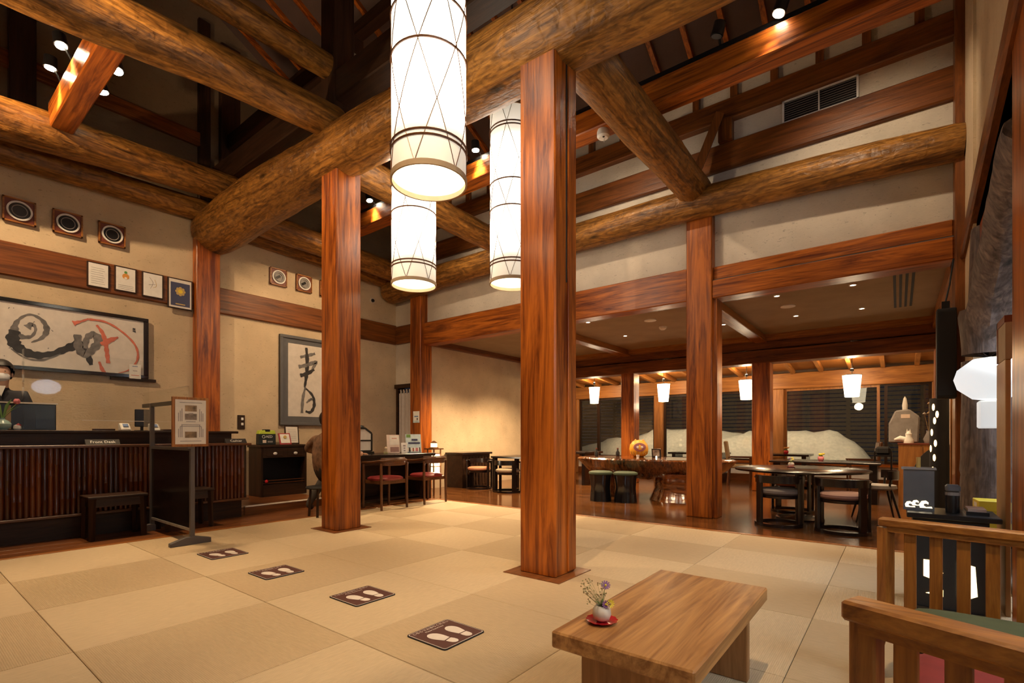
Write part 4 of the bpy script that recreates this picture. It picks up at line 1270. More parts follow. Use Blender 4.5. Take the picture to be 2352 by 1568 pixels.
for k in range(14):
    y = rs.uniform(0.85, 1.35); z = rs.uniform(1.92, 2.55)
    ribbon([(y - 1.3, z - 1.83), (y - 1.3 + rs.uniform(-0.02, 0.02), z - 1.83 + rs.uniform(-0.02, 0.02))], [0.003, 0.005], 0.0372).build('ink_splash', 'inkgrey', t)
tcard = MB().box(0.056, 0.058, 0.79, 0.92, -0.02, 0.17).build('title_card', 'white', t)
for z, w, m in ((0.14, 0.03, 'textblue'), (0.08, 0.025, 'textgrey'), (0.02, 0.045, 'inkred')):
    MB().box(0.0582, 0.0588, 0.855 - w, 0.855 + w, z, z + 0.008).build('text_line', m, tcard)
MB().box(0.0, 0.04, 0.60, 1.10, -0.05, -0.012).build('support_rail', 'darkY', t)
# tall ink painting
t = thing('ink_painting', 'tall framed ink calligraphy beside the column', 'painting', (LW + 0.005, 4.65, 1.22))
MB().box(0.0, 0.03, -0.50, 0.50, 0.0, 1.52).build('backing', 'black', t)
for a, b, c_, d in ((-0.50, 0.50, 1.47, 1.52), (-0.50, 0.50, 0.0, 0.05), (-0.50, -0.455, 0.05, 1.47), (0.455, 0.50, 0.05, 1.47)):
    MB().box(0.03, 0.06, a, b, c_, d).build('frame_bar', 'greyframe', t, bevel=0.005)
MB().box(0.03, 0.034, -0.455, 0.455, 0.05, 1.47).build('mount', 'greyframe', t)
sh = MB().box(0.034, 0.037, -0.36, 0.36, 0.15, 1.39).build('sheet', 'artpaper', t)
strokes(sh, 4.65, 1.22, 0.0385, [
    ([(4.503, 2.391), (4.647, 2.439), (4.778, 2.487)], [0.02, 0.03, 0.02], 'inkgrey'),
    ([(4.614, 2.571), (4.631, 2.331), (4.614, 2.064), (4.582, 1.873)], [0.02, 0.035, 0.03, 0.015], 'ink'),
    ([(4.472, 2.223), (4.631, 2.27), (4.794, 2.335), (4.712, 2.188)], [0.03, 0.03, 0.035, 0.015], 'inkgrey'),
    ([(4.503, 2.076), (4.631, 2.119), (4.761, 2.208)], [0.03, 0.035, 0.02], 'ink'),
    ([(4.598, 1.889), (4.55, 1.682), (4.535, 1.433)], [0.012, 0.028, 0.022], 'inkgrey'),
    ([(4.606, 1.859), (4.728, 1.746), (4.761, 1.579), (4.695, 1.454), (4.598, 1.466)], [0.012, 0.022, 0.028, 0.025, 0.015], 'ink'),
    ([(4.614, 1.61), (4.679, 1.667), (4.736, 1.693)], [0.012, 0.02, 0.015], 'inkgrey')])
MB().box(0.0385, 0.0395, 0.28, 0.33, 0.25, 0.32).build('seal_stamp', 'inkred', t)
# certificates
def cert(y0, y1, z0, z1, label, style):
    cy = (y0 + y1) / 2
    t = thing('framed_certificate', label, 'certificate', (LW + 0.052, cy, z0))
    w = (y1 - y0) / 2; h = z1 - z0
    MB().box(0, 0.02, -w, w, 0, h).build('frame', 'darkZ', t, bevel=0.003)
    t = MB().box(0.0205, 0.023, -w + 0.016, w - 0.016, 0.016, h - 0.016).build('sheet', 'white' if style != 4 else 'paper', t)
    if style == 1:
        for k in range(8):
            MB().box(0.0235, 0.0240, -w + 0.04, w - 0.05 - 0.01 * (k % 3), 0.05 + k * 0.028, 0.054 + k * 0.028).build('text_line', 'stone', t)
    if style == 2:
        MB().cyl((0.0235, 0, h * 0.62), (0.025, 0, h * 0.62), 0.038, n=14).build('orange_emblem', 'orange', t)
        MB().cyl((0.0235, 0, h * 0.78), (0.0255, 0, h * 0.78), 0.017, n=10).build('green_leaf', 'green', t)
        MB().cyl((0.0252, 0, h * 0.55), (0.0262, 0, h * 0.55), 0.016, n=10).build('emblem_eye', 'white', t)
        for k in range(3):
            MB().box(0.0235, 0.0240, -w + 0.035, w - 0.035, 0.035 + k * 0.022, 0.040 + k * 0.022).build('text_line', 'textgrey', t)
    if style == 3:
        strokes(t, 0, 0, 0.0240, [([(-0.04, h * 0.8), (0.0, h * 0.6), (-0.03, h * 0.35)], [0.002, 0.003, 0.002], 'textgrey'), ([(0.02, h * 0.75), (0.04, h * 0.5), (0.0, h * 0.4)], [0.002, 0.003, 0.002], 'gold'), ([(-0.05, h * 0.5), (0.03, h * 0.55)], [0.002, 0.002], 'textgrey')])
    if style == 4:
        MB().box(0.0235, 0.0245, -w + 0.035, w - 0.035, 0.04, h - 0.06).build('navy_field', 'navy', t)
        for k in range(8):
            a = 2 * PI * k / 8
            MB().cyl((0.0246, 0.045 * math.cos(a), h * 0.58 + 0.045 * math.sin(a)), (0.0262, 0.045 * math.cos(a), h * 0.58 + 0.045 * math.sin(a)), 0.021, n=8).build('gold_petal', 'gold', t)
        MB().cyl((0.0246, 0, h * 0.58), (0.0272, 0, h * 0.58), 0.03, n=10).build('gold_centre', 'yellow', t)
        MB().box(0.0246, 0.0252, -0.06, 0.06, 0.06, 0.075).build('text_line', 'gold', t)
cert(1.65, 1.88, 2.94, 3.26, 'framed plain text certificate, first of four beside the wall post', 1)
cert(1.93, 2.17, 2.95, 3.28, 'framed certificate with an orange emblem', 2)
cert(2.23, 2.48, 2.94, 3.28, 'framed white certificate with faint drawing', 3)
cert(2.53, 2.84, 2.85, 3.28, 'framed certificate with a gold flower on navy', 4)
t = thing('switch_plate', 'dark switch plate with white buttons on the wall above the counter end', 'switch', (LW + 0.002, 3.545, 1.255))
MB().box(0, 0.015, -0.055, 0.055, -0.11, 0.11).build('plate', 'darkZ', t, bevel=0.003)
for z in (-0.05, 0.03):
    MB().box(0.0155, 0.022, -0.005, 0.03, z, z + 0.04).build('button', 'white', t, bevel=0.003)

# ---- reed organ cabinet with its objects
t = thing('reed_organ', 'antique dark reed organ cabinet standing past the counter', 'organ', (-7.85, 3.98, 0.10))
MB().box(-0.24, 0.20, -0.38, 0.40, 0.76, 0.80).build('top', 'darkY', t, bevel=0.006)
MB().box(-0.22, 0.18, -0.36, -0.33, 0, 0.76).build('side_panel', 'darkZ', t)
MB().box(-0.22, 0.18, 0.35, 0.38, 0, 0.76).build('side_panel', 'darkZ', t)
MB().box(-0.22, -0.18, -0.33, 0.35, 0, 0.76).build('back_panel', 'darkZ', t)
MB().box(-0.18, 0.19, -0.33, 0.35, 0.60, 0.755).build('key_box', 'darkY', t)
for y in (-0.15, 0.18):
    MB().box(0.19, 0.197, y - 0.13, y + 0.13, 0.62, 0.74).build('carved_panel', 'darkY', t, bevel=0.006)
    MB().lathe([(0.02, 0), (0.022, 0.006), (0.0001, 0.014)], n=12, sy=1.5).build('knob', 'white', t).matrix_local = Matrix.Translation((0.197, y, 0.665)) @ Matrix.Rotation(PI / 2, 4, 'Y')
MB().box(0.0, 0.02, -0.33, 0.35, 0.20, 0.60).build('knee_board', 'black', t)
for z in (0.24, 0.20):
    MB().box(0.15, 0.165, -0.33, 0.35, z, z + 0.012).build('pedal_rail', 'brownchairY', t)
MB().box(-0.18, 0.19, -0.33, 0.35, 0.0, 0.18).build('bellows_box', 'darkY', t)
MB().lathe([(0.0001, 0), (0.022, 0.01), (0.026, 0.03), (0.012, 0.05), (0.0001, 0.055)], c=(0.17, -0.27, 0.21), n=12).build('red_knob', 'redglass', t, smooth=True)
t = thing('first_aid_case', 'black and lime AED case standing on the reed organ', 'AED case', (-7.80, 3.76, 0.90))
MB().prism([(-0.135, 0), (0.135, 0), (0.13, 0.17), (0.11, 0.21), (-0.11, 0.21), (-0.13, 0.17)], 'X', -0.05, 0.05).build('case', 'aedblack', t, bevel=0.008)
MB().prism([(-0.132, 0.165), (0.132, 0.165), (0.112, 0.225), (-0.112, 0.225)], 'X', -0.054, 0.054).build('lime_top', 'lime', t, bevel=0.006)
MB().box(-0.055, 0.057, -0.04, 0.04, 0.20, 0.24).build('handle', 'black', t, bevel=0.006)
text('lettering', 'AED', 0.055, frame_matrix((0.0515, 0.025, 0.125), (0, 1, 0), (0, 0, 1)), 'white', t)
MB().tube([(0.0515, -0.06 + 0.022 * math.cos(a), 0.125 + 0.022 * math.sin(a)) for a in [2 * PI * k / 12 for k in range(12)]], 0.004, 4, closed=True).build('heart_ring', 'white', t)
MB().box(0.0505, 0.052, -0.075, -0.02, 0.03, 0.075).build('sticker', 'pinkcover', t)
MB().box(0.0505, 0.052, 0.0, 0.08, 0.035, 0.06).build('sticker', 'stone', t)
t = thing('award_folder', 'red award folder with a gold crest on the organ', 'award', (-7.76, 4.04, 0.90))
MB().obox((0, 0, 0.09), (0.012, 0.19, 0.19), (0, -0.35, 0)).build('folder', 'redcover', t)
MB().obox((0.0085, 0.0, 0.095), (0.004, 0.15, 0.15), (0, -0.35, 0)).build('sheet', 'white', t)
MB().cyl((0.003, 0.0, 0.118), (0.013, 0.0, 0.1215), 0.026, n=14).build('crest', 'gold', t)
t = thing('framed_letter', 'small framed letter standing on the organ below the tall painting', 'frame', (-7.90, 4.23, 0.90))
MB().obox((0, 0, 0.155), (0.015, 0.24, 0.31), (0, -0.12, 0)).build('frame', 'darkZ', t)
MB().obox((0.0095, 0, 0.156), (0.003, 0.20, 0.265), (0, -0.12, 0)).build('sheet', 'paper', t)
for k in range(7):
    MB().obox((0.0115 - (k - 3) * 0.0036, 0, 0.156 + (k - 3) * 0.03), (0.001, 0.14, 0.004), (0, -0.12, 0)).build('text_line', 'textgrey', t)

# ================================================================ PEOPLE
def skin_figure(name, V, E, R, mats, pick, parent=None):
    me = bpy.data.meshes.new(name)
    me.from_pydata(V, E, [])
    o = bpy.data.objects.new(name + '_tmp', me)
    C.objects.link(o)
    o.modifiers.new('skin', 'SKIN')
    for i, r in enumerate(R):
        sv = me.skin_vertices[0].data[i]
        sv.radius = r if isinstance(r, tuple) else (r, r)
        sv.use_root = (i == 0)
    sub = o.modifiers.new('sub', 'SUBSURF'); sub.levels = 2; sub.render_levels = 2
    dg = bpy.context.evaluated_depsgraph_get()
    nm = bpy.data.meshes.new_from_object(o.evaluated_get(dg))
    bpy.data.objects.remove(o)
    nm.materials.clear()
    for m in mats: nm.materials.append(MATS[m])
    for p in nm.polygons:
        p.material_index = pick(p.center)
        p.use_smooth = True
    b = bpy.data.objects.new(name, nm)
    C.objects.link(b)
    if parent: b.parent = parent
    return b
def hair_cap(parent, c, r, back=0.0):
    # rounded hair mass over the skull: low at the nape, open over the face
    mb = MB()
    n, m = 24, 16
    for i in range(m + 1):
        for j in range(n):
            th = PI * i / m; ph = 2 * PI * j / n
            mb.v.append((c[0] + r[0] * math.sin(th) * math.cos(ph), c[1] + r[1] * math.sin(th) * math.sin(ph), c[2] + r[2] * math.cos(th)))
    for i in range(m):
        for j in range(n):
            q = (i * n + j, i * n + (j + 1) % n, (i + 1) * n + (j + 1) % n, (i + 1) * n + j)
            cx = sum(mb.v[k][0] for k in q) / 4 - c[0]; cz = sum(mb.v[k][2] for k in q) / 4 - c[2]
            if cz > -0.055 + 1.05 * max(-0.03, cx):
                mb.f.append(q); mb.m.append(0)
    return mb.build('hair', 'hair', parent, smooth=True, auto=False)
# receptionist (local: faces +x towards the guests, up z)
t = thing('person', 'receptionist in a dark jacket and white face mask behind the counter', 'person', (-7.62, 0.84, 0.10), rz=math.radians(-8))
V = [(0, 0, 0.92), (0, 0, 1.12), (0.01, 0, 1.32), (0.01, 0, 1.42), (0.02, 0, 1.50), (0.035, 0, 1.575), (0.03, 0, 1.64), (0.02, 0, 1.70),
     (0.0, 0.17, 1.385), (0.03, 0.24, 1.12), (0.20, 0.22, 1.03), (0.28, 0.20, 1.02),
     (0.0, -0.17, 1.385), (0.03, -0.24, 1.12), (0.20, -0.22, 1.03), (0.28, -0.20, 1.02),
     (0, 0.10, 0.82), (0.02, 0.11, 0.46), (0, 0.11, 0.07), (0.10, 0.12, 0.03),
     (0, -0.10, 0.82), (0.02, -0.11, 0.46), (0, -0.11, 0.07), (0.10, -0.12, 0.03)]
E = [(0, 1), (1, 2), (2, 3), (3, 4), (4, 5), (5, 6), (6, 7), (2, 8), (8, 9), (9, 10), (10, 11), (2, 12), (12, 13), (13, 14), (14, 15), (0, 16), (16, 17), (17, 18), (18, 19), (0, 20), (20, 21), (21, 22), (22, 23)]
Rr = [(0.13, 0.17), (0.11, 0.15), (0.11, 0.15), 0.062, 0.056, (0.085, 0.075), (0.095, 0.08), (0.07, 0.06), 0.07, 0.05, 0.04, 0.032, 0.07, 0.05, 0.04, 0.032, 0.09, 0.065, 0.045, 0.04, 0.09, 0.065, 0.045, 0.04]
body = skin_figure('body', V, E, Rr, ['jacket', 'skin'], lambda c: 1 if (c.z > 1.465 or (c.x > 0.23 and c.z > 0.9)) else 0, t)
hair_cap(t, (0.005, 0, 1.645), (0.125, 0.105, 0.125))
MB().lathe([(0.0001, -0.005), (0.03, 0), (0.062, 0.025), (0.068, 0.06), (0.052, 0.088), (0.0001, 0.092)], c=(0.062, 0, 1.525), n=18, sx=0.95, sy=1.05).build('face_mask', 'mask', t, smooth=True)
for s in (-1, 1):
    MB().lathe([(0.0001, 0), (0.009, 0.006), (0.0001, 0.012)], c=(0.118, s * 0.032, 1.625), n=8).build('eye', 'hair', t)
    MB().lathe([(0.0001, 0), (0.014, 0.02), (0.012, 0.045), (0.0001, 0.06)], c=(0.02, s * 0.083, 1.57), n=8).build('ear', 'skin', t, smooth=True)
    for q in range(4):
        MB().tube([(0.28, s * 0.20 + (q - 1.5) * 0.017, 1.02), (0.33, s * 0.19 + (q - 1.5) * 0.019, 1.015), (0.365 - abs(q - 1.5) * 0.006, s * 0.185 + (q - 1.5) * 0.020, 1.0)], [0.010, 0.009, 0.007], 6).build('finger', 'skin', t, smooth=True)
    MB().tube([(0.26, s * 0.18, 1.02), (0.30, s * 0.15, 1.015), (0.325, s * 0.142, 1.005)], [0.011, 0.010, 0.007], 6).build('thumb', 'skin', t, smooth=True)
MB().prism([(-0.035, 1.475), (0.035, 1.475), (0.0, 1.36)], 'X', 0.075, 0.108).build('shirt_collar', 'white', t)

# seated guest at the desk end, mostly hidden by the column
t = thing('person', 'seated guest in a brown patterned shirt, mostly hidden behind the column', 'person', (-5.93, 3.56, 0.0), rz=math.radians(90))
V = [(0, 0, 0.53), (0.0, 0, 0.72), (0.05, 0, 0.93), (0.07, -0.02, 1.06), (0.09, -0.05, 1.13), (0.115, -0.07, 1.20), (0.11, -0.07, 1.26), (0.10, -0.07, 1.32),
     (0.05, 0.19, 1.00), (0.06, 0.44, 0.86), (0.34, 0.36, 0.80), (0.50, 0.30, 0.80),
     (0.05, -0.18, 1.00), (0.10, -0.25, 0.80), (0.40, -0.20, 0.80), (0.52, -0.18, 0.80),
     (0.12, 0.12, 0.50), (0.32, 0.40, 0.48), (0.12, 0.50, 0.09), (0.20, 0.53, 0.035),
     (0.14, -0.10, 0.50), (0.42, -0.13, 0.48), (0.40, -0.14, 0.09), (0.50, -0.15, 0.035)]
Rr = [(0.12, 0.14), (0.10, 0.12), (0.095, 0.13), 0.055, 0.05, (0.082, 0.075), (0.092, 0.08), (0.07, 0.06), 0.062, 0.055, 0.042, 0.034, 0.075, 0.055, 0.042, 0.034, 0.09, 0.07, 0.048, 0.04, 0.09, 0.07, 0.048, 0.04]
def pk(c):
    if c.z > 1.10: return 1
    if c.x > 0.46 and c.z > 0.70: return 1
    return 0 if c.z > 0.60 else 2
skin_figure('body', V, E, Rr, ['brownshirt', 'skin', 'trousers'], pk, t)
hair_cap(t, (0.075, -0.07, 1.265), (0.122, 0.105, 0.12))
for s in (-1, 1):
    MB().lathe([(0.0001, 0), (0.014, 0.02), (0.012, 0.045), (0.0001, 0.06)], c=(0.10, s * 0.083 - 0.07, 1.19), n=8).build('ear', 'skin', t, smooth=True)
    MB().lathe([(0.0001, 0), (0.009, 0.006), (0.0001, 0.012)], c=(0.197, s * 0.032 - 0.07, 1.255), n=8).build('eye', 'hair', t)
    for q in range(4):
        MB().tube([(0.50 + (0.02 if s < 0 else 0), s * (0.30 if s > 0 else 0.18) + (q - 1.5) * 0.017, 0.80), (0.57, s * (0.28 if s > 0 else 0.17) + (q - 1.5) * 0.018, 0.795), (0.605 - abs(q - 1.5) * 0.006, s * (0.27 if s > 0 else 0.165) + (q - 1.5) * 0.019, 0.782)], [0.010, 0.009, 0.007], 6).build('finger', 'skin', t, smooth=True)
    MB().tube([(0.49, s * (0.28 if s > 0 else 0.16), 0.80), (0.53, s * (0.25 if s > 0 else 0.13), 0.795), (0.555, s * (0.24 if s > 0 else 0.122), 0.785)], [0.011, 0.010, 0.007], 6).build('thumb', 'skin', t, smooth=True)
MB().lathe([(0.0001, 0), (0.014, 0.01), (0.016, 0.03), (0.0001, 0.05)], c=(0.197, -0.07, 1.195), n=8).build('nose', 'skin', t, smooth=True)
t = thing('guest_stool', 'dark stool under the seated guest behind the column', 'stool', (-5.93, 3.56, 0.0))
MB().lathe([(0.17, 0.36), (0.18, 0.375), (0.17, 0.39)], n=20).build('seat', 'blackmatte', t, smooth=True)
for k in range(4):
    a = PI / 4 + k * PI / 2
    MB().cyl((0.14 * math.cos(a), 0.14 * math.sin(a), 0), (0.12 * math.cos(a), 0.12 * math.sin(a), 0.36), 0.016, n=8).build('leg', 'darkZ', t)
# ================================================================ DESK BESIDE THE COLUMN
t = thing('writing_desk', 'dark writing desk with two red-seated chairs beside the column', 'desk', (-6.47, 4.9, 0))
MB().box(-0.38, 0.38, -0.85, 0.85, 0.71, 0.757).build('desk_top', 'lacquerY', t, bevel=0.005)
MB().box(-0.34, 0.33, -0.80, 0.80, 0.60, 0.71).build('drawer_box', 'darkY', t)
MB().box(-0.34, -0.30, -0.80, 0.80, 0.04, 0.60).build('back_panel', 'darkY', t)
for y in (-0.80, 0.74):
    MB().box(-0.34, 0.32, y, y + 0.06, 0.0, 0.71).build('side_panel', 'darkZ', t)
MB().box(-0.30, 0.10, -0.74, 0.74, 0.03, 0.06).build('foot_board', 'darkY', t)
# red chairs: seat faces -x (towards the desk)
def red_chair(loc, rz, label):
    t = thing('desk_chair', label, 'chair', loc, rz, group='red-seated chairs at the writing desk')
    for sx in (-1, 1):
        for sy in (-1, 1):
            MB().tube([(sx * 0.21, sy * 0.225, 0), (sx * 0.20, sy * 0.225, 0.44), (sx * 0.205, sy * 0.23, 0.655)], [0.017, 0.021, 0.018], 10).build('leg', 'brownchairZ', t, smooth=True)
    pts = [(-0.24, 0.235, 0.655), (0.0, 0.25, 0.665), (0.19, 0.225, 0.69), (0.265, 0.12, 0.70), (0.285, 0.0, 0.70), (0.265, -0.12, 0.70), (0.19, -0.225, 0.69), (0.0, -0.25, 0.665), (-0.24, -0.235, 0.655)]
    MB().tube(pts, 0.018, 10).build('arm_rail', 'brownchairX', t, smooth=True)
    MB().arc((0.02, 0, 0), 0.245, 0.27, 0.62, 0.73, -0.95, 0.95, 16).build('backrest', 'brownchairY', t, bevel=0.006)
    MB().box(-0.20, 0.20, 0.195, 0.215, 0.36, 0.41).box(-0.20, 0.20, -0.215, -0.195, 0.36, 0.41).box(0.18, 0.20, -0.195, 0.195, 0.36, 0.41).box(-0.20, -0.18, -0.195, 0.195, 0.36, 0.41).build('apron', 'brownchairX', t)
    MB().lathe([(0.20, 0.40), (0.235, 0.41), (0.24, 0.435), (0.21, 0.455), (0.0001, 0.462)], n=28, sy=1.02, lobes=4, lobe=-0.05).build('seat', 'redseat', t, smooth=True)
    return t
rc = red_chair((-5.87, 4.55, 0), 0, 'red-seated wooden armchair at the desk, nearer the column')
place_copy(rc, (-5.86, 5.33, 0), 0.0, 'red-seated wooden armchair at the desk, beside the paper floor lamp')
# things on the desk
t = thing('paper_screen_lamp', 'black-framed four-pane paper desk screen on the writing desk', 'desk screen', (-6.62, 4.62, 0.757))
poly = [(-0.48, 0.04), (0.24, 0.04), (0.24, 0.32), (0.12, 0.40), (-0.48, 0.40)]
MB().prism(poly, 'X', -0.005, 0.005).build('paper', 'artpaper', t)
for a, b in zip(poly, poly[1:] + poly[:1]):
    MB().bar((0, a[0], a[1]), (0, b[0], b[1]), 0.03, 0.022, up=(1, 0, 0)).build('frame_bar', 'black', t)
MB().box(-0.012, 0.012, -0.03, -0.01, 0.04, 0.40).build('frame_bar', 'black', t)
MB().box(-0.012, 0.012, -0.47, 0.24, 0.20, 0.22).build('frame_bar', 'black', t)
MB().box(-0.06, 0.06, -0.48, 0.25, 0.0, 0.035).build('base', 'black', t)
MB().lathe([(0.05, 0), (0.04, 0.025), (0.0001, 0.035)], c=(0, 0.05, 0.415), n=12).build('lamp_cap', 'black', t, smooth=True)
t = thing('small_figurine', 'tiny cream figurine between the desk screen and leaflets', 'figurine', (-6.40, 4.97, 0.757))
MB().lathe([(0.03, 0), (0.034, 0.03), (0.022, 0.06), (0.028, 0.085), (0.0001, 0.115)], n=12).build('body', 'beige', t, smooth=True)
MB().lathe([(0.031, 0.0), (0.036, 0.02), (0.031, 0.035)], n=12).build('base_ring', 'wheat', t)
def stand_card(name, loc, w, h, mat, label, cat, extras=(), tilt=-0.2, rz=-0.45):
    t = thing(name, label, cat, loc, rz)
    q = MB().obox((0, 0, h / 2), (0.012, w, h), (0, tilt, 0)).build('card', mat, t)
    n = Vector((math.cos(tilt), 0, -math.sin(tilt)))
    for (y, z, ww, hh, m) in extras:
        c_ = Vector((math.sin(tilt) * (z - h / 2), 0, h / 2 + math.cos(tilt) * (z - h / 2))) + n * 0.0075
        MB().obox((c_.x, y, c_.z), (0.002, ww, hh), (0, tilt, 0)).build('print', m, t)
    MB().obox((-0.05, 0, h * 0.3), (0.008, w * 0.5, h * 0.62), (0, 0.25, 0)).build('easel', 'black', t)
    return t
stand_card('leaflet_stand', (-6.42, 5.13, 0.757), 0.20, 0.30, 'pinkcover', 'cream leaflet stand on the writing desk', 'leaflets', ((0.02, 0.21, 0.15, 0.15, 'paper'), (0.02, 0.24, 0.08, 0.012, 'inkred'), (0.02, 0.06, 0.14, 0.08, 'mauve')))
stand_card('price_card', (-6.36, 5.31, 0.757), 0.10, 0.17, 'white', 'small white card between leaflet stand and magazine', 'card', ((0, 0.12, 0.04, 0.025, 'textgrey'), (0, 0.08, 0.03, 0.02, 'textgrey'), (0, 0.04, 0.03, 0.02, 'textgrey')))
tt = stand_card('magazine_stand', (-6.38, 5.52, 0.757), 0.26, 0.31, 'bluecover', 'pale blue magazine with dark lettering on a desk easel', 'magazine', ((-0.08, 0.28, 0.07, 0.05, 'leaf'), (0.0, 0.05, 0.24, 0.06, 'paper'), (-0.07, 0.05, 0.03, 0.07, 'black'), (-0.01, 0.05, 0.025, 0.06, 'inkred'), (0.05, 0.05, 0.04, 0.06, 'pink'), (0.10, 0.05, 0.02, 0.07, 'black'), (0.02, 0.215, 0.10, 0.03, 'navy'), (0.01, 0.16, 0.20, 0.028, 'navy')))
# paper floor lamp
t = thing('paper_floor_lamp', 'glowing white paper floor lamp in a dark frame by the desk end', 'floor lamp', (-6.42, 6.02, 0))
MB().box(-0.07, 0.07, -0.07, 0.07, 0.30, 0.72).build('paper_shade', 'andonglow', t)
for sx in (-1, 1):
    for sy in (-1, 1):
        MB().box(sx * 0.08 - 0.009, sx * 0.08 + 0.009, sy * 0.08 - 0.009, sy * 0.08 + 0.009, 0, 0.80).build('leg', 'brownchairZ', t)
for z in (0.28, 0.50, 0.72):
    MB().box(-0.085, 0.085, -0.088, -0.076, z, z + 0.014).box(-0.085, 0.085, 0.076, 0.088, z, z + 0.014).box(-0.088, -0.076, -0.085, 0.085, z, z + 0.014).box(0.076, 0.088, -0.085, 0.085, z, z + 0.014).build('rail', 'brownchairX', t)
MB().box(-0.12, 0.12, -0.12, 0.12, 0.80, 0.82).build('cap', 'brownchairX', t)
light('bulb', 'POINT', (0.16, 0, 0.6), 5, WARM2, parent=t, size=0.06)
t = thing('small_table_lamp', 'small wooden lamp with amber panes on top of the paper floor lamp', 'lamp', (-6.42, 6.02, 0.82))
MB().box(-0.04, 0.04, -0.04, 0.04, 0.02, 0.09).build('pane_box', 'andonglow', t)
MB().box(-0.055, 0.055, -0.055, 0.055, 0, 0.02).build('base', 'chairX', t)
MB().lathe([(0.095, 0.0), (0.02, 0.04)], c=(0, 0, 0.09), n=4).build('roof', 'brownchairX', t)
# curtain in the corner doorway
t = thing('door_curtain', 'pale curtain hanging on tabs in the corner doorway', 'curtain', (-7.80, BW - 0.02, 1.96))
cu = MB()
nc, nr = 36, 8
for j in range(nr + 1):
    for i in range(nc + 1):
        f = i / nc
        cu.v.append((-0.24 + 0.50 * f, 0.022 * math.sin(f * 26) * (0.4 + 0.6 * j / nr), -0.06 - 1.70 * j / nr))
for j in range(nr):
    for i in range(nc):
        a = j * (nc + 1) + i
        cu.f.append((a, a + 1, a + nc + 2, a + nc + 1)); cu.m.append(0)
cu.build('cloth', 'curtain', t, smooth=True, auto=False)
MB().cyl((-0.26, 0, 0), (0.26, 0, 0), 0.012, n=10).build('rod', 'darkX', t)
for k in range(5):
    MB().box(-0.19 + k * 0.09, -0.16 + k * 0.09, -0.014, 0.014, -0.065, 0.014).build('tab', 'curtain', t)
t = thing('post_notice', 'small white and blue notice pinned to the post beside the curtain', 'notice', (-7.33, 6.413, 1.40))
MB().box(-0.085, 0.085, -0.004, 0.004, -0.11, 0.11).build('sheet', 'white', t)
MB().box(-0.085, 0.085, -0.006, -0.0045, -0.11, -0.07).build('blue_band', 'bluecover', t)
MB().box(-0.05, 0.06, -0.006, -0.0045, 0.0, 0.02).build('text_line', 'textblue', t)
MB().box(0.02, 0.045, -0.006, -0.0045, -0.06, -0.02).build('pictogram', 'black', t)

# ================================================================ DINING AREA
def loop_chair(loc, rz, seat, label):
    """black lacquer chair: ring base, flat posts, curved back band; local +y is the front"""
    t = thing('loop_chair', label, 'chair', loc, rz, group='black lacquer loop chairs')
    MB().arc((0, 0, 0), 0.215, 0.265, 0.0, 0.035, 0, 2 * PI, 36).build('base_ring', 'lacquerX', t, smooth=True)
    MB().arc((0, 0, 0), 0.225, 0.262, 0.50, 0.585, PI + 0.25, 2 * PI - 0.25, 20).build('backrest', 'lacquerX', t, smooth=True)
    for a in (PI + 0.55, 2 * PI - 0.55):
        MB().obox((0.243 * math.cos(a), 0.243 * math.sin(a), 0.285), (0.030, 0.085, 0.50), (0, 0, a)).build('post', 'lacquerZ', t, bevel=0.004)
    for a in (0.42, PI - 0.42):
        MB().obox((0.243 * math.cos(a), 0.243 * math.sin(a), 0.285), (0.028, 0.05, 0.53), (0, 0, a)).build('post', 'lacquerZ', t, bevel=0.004)
    for s in (-1, 1):
        MB().tube([(s * 0.243 * math.cos(0.42), 0.243 * math.sin(0.42), 0.555), (s * 0.25, 0.0, 0.555), (s * 0.243 * math.cos(0.3), -0.243 * math.sin(0.3), 0.55)], 0.02, 8, flat=0.7).build('armrest', 'lacquerY', t, smooth=True)
    MB().lathe([(0.215, 0.325), (0.22, 0.35), (0.205, 0.365)], n=28).build('seat_pan', 'lacquerX', t, smooth=True)
    MB().lathe([(0.205, 0.365), (0.228, 0.385), (0.225, 0.41), (0.19, 0.43), (0.0001, 0.437)], n=28).build('seat_cushion', seat, t, smooth=True)
    return t
def flower_pot(loc, pot, bloom, label):
    t = thing('flower_pot', label, 'flower pot', loc)
    MB().lathe([(0.028, 0), (0.042, 0.02), (0.046, 0.05), (0.036, 0.072), (0.030, 0.074)], n=16).build('pot', pot, t, smooth=True)
    rr = random.Random(int(loc[0] * 100) + 7)
    for k in range(5):
        a = 2 * PI * k / 5; q = rr.uniform(0.01, 0.04)
        MB().lathe([(0.0001, 0), (0.020, 0.008), (0.022, 0.02), (0.0001, 0.03)], c=(q * math.cos(a), q * math.sin(a), 0.085 + rr.uniform(0, 0.03)), n=8).build('blossom', bloom, t)
    MB().lathe([(0.012, 0.06), (0.035, 0.085), (0.0001, 0.10)], n=10).build('leaves', 'leaf', t)
    return t
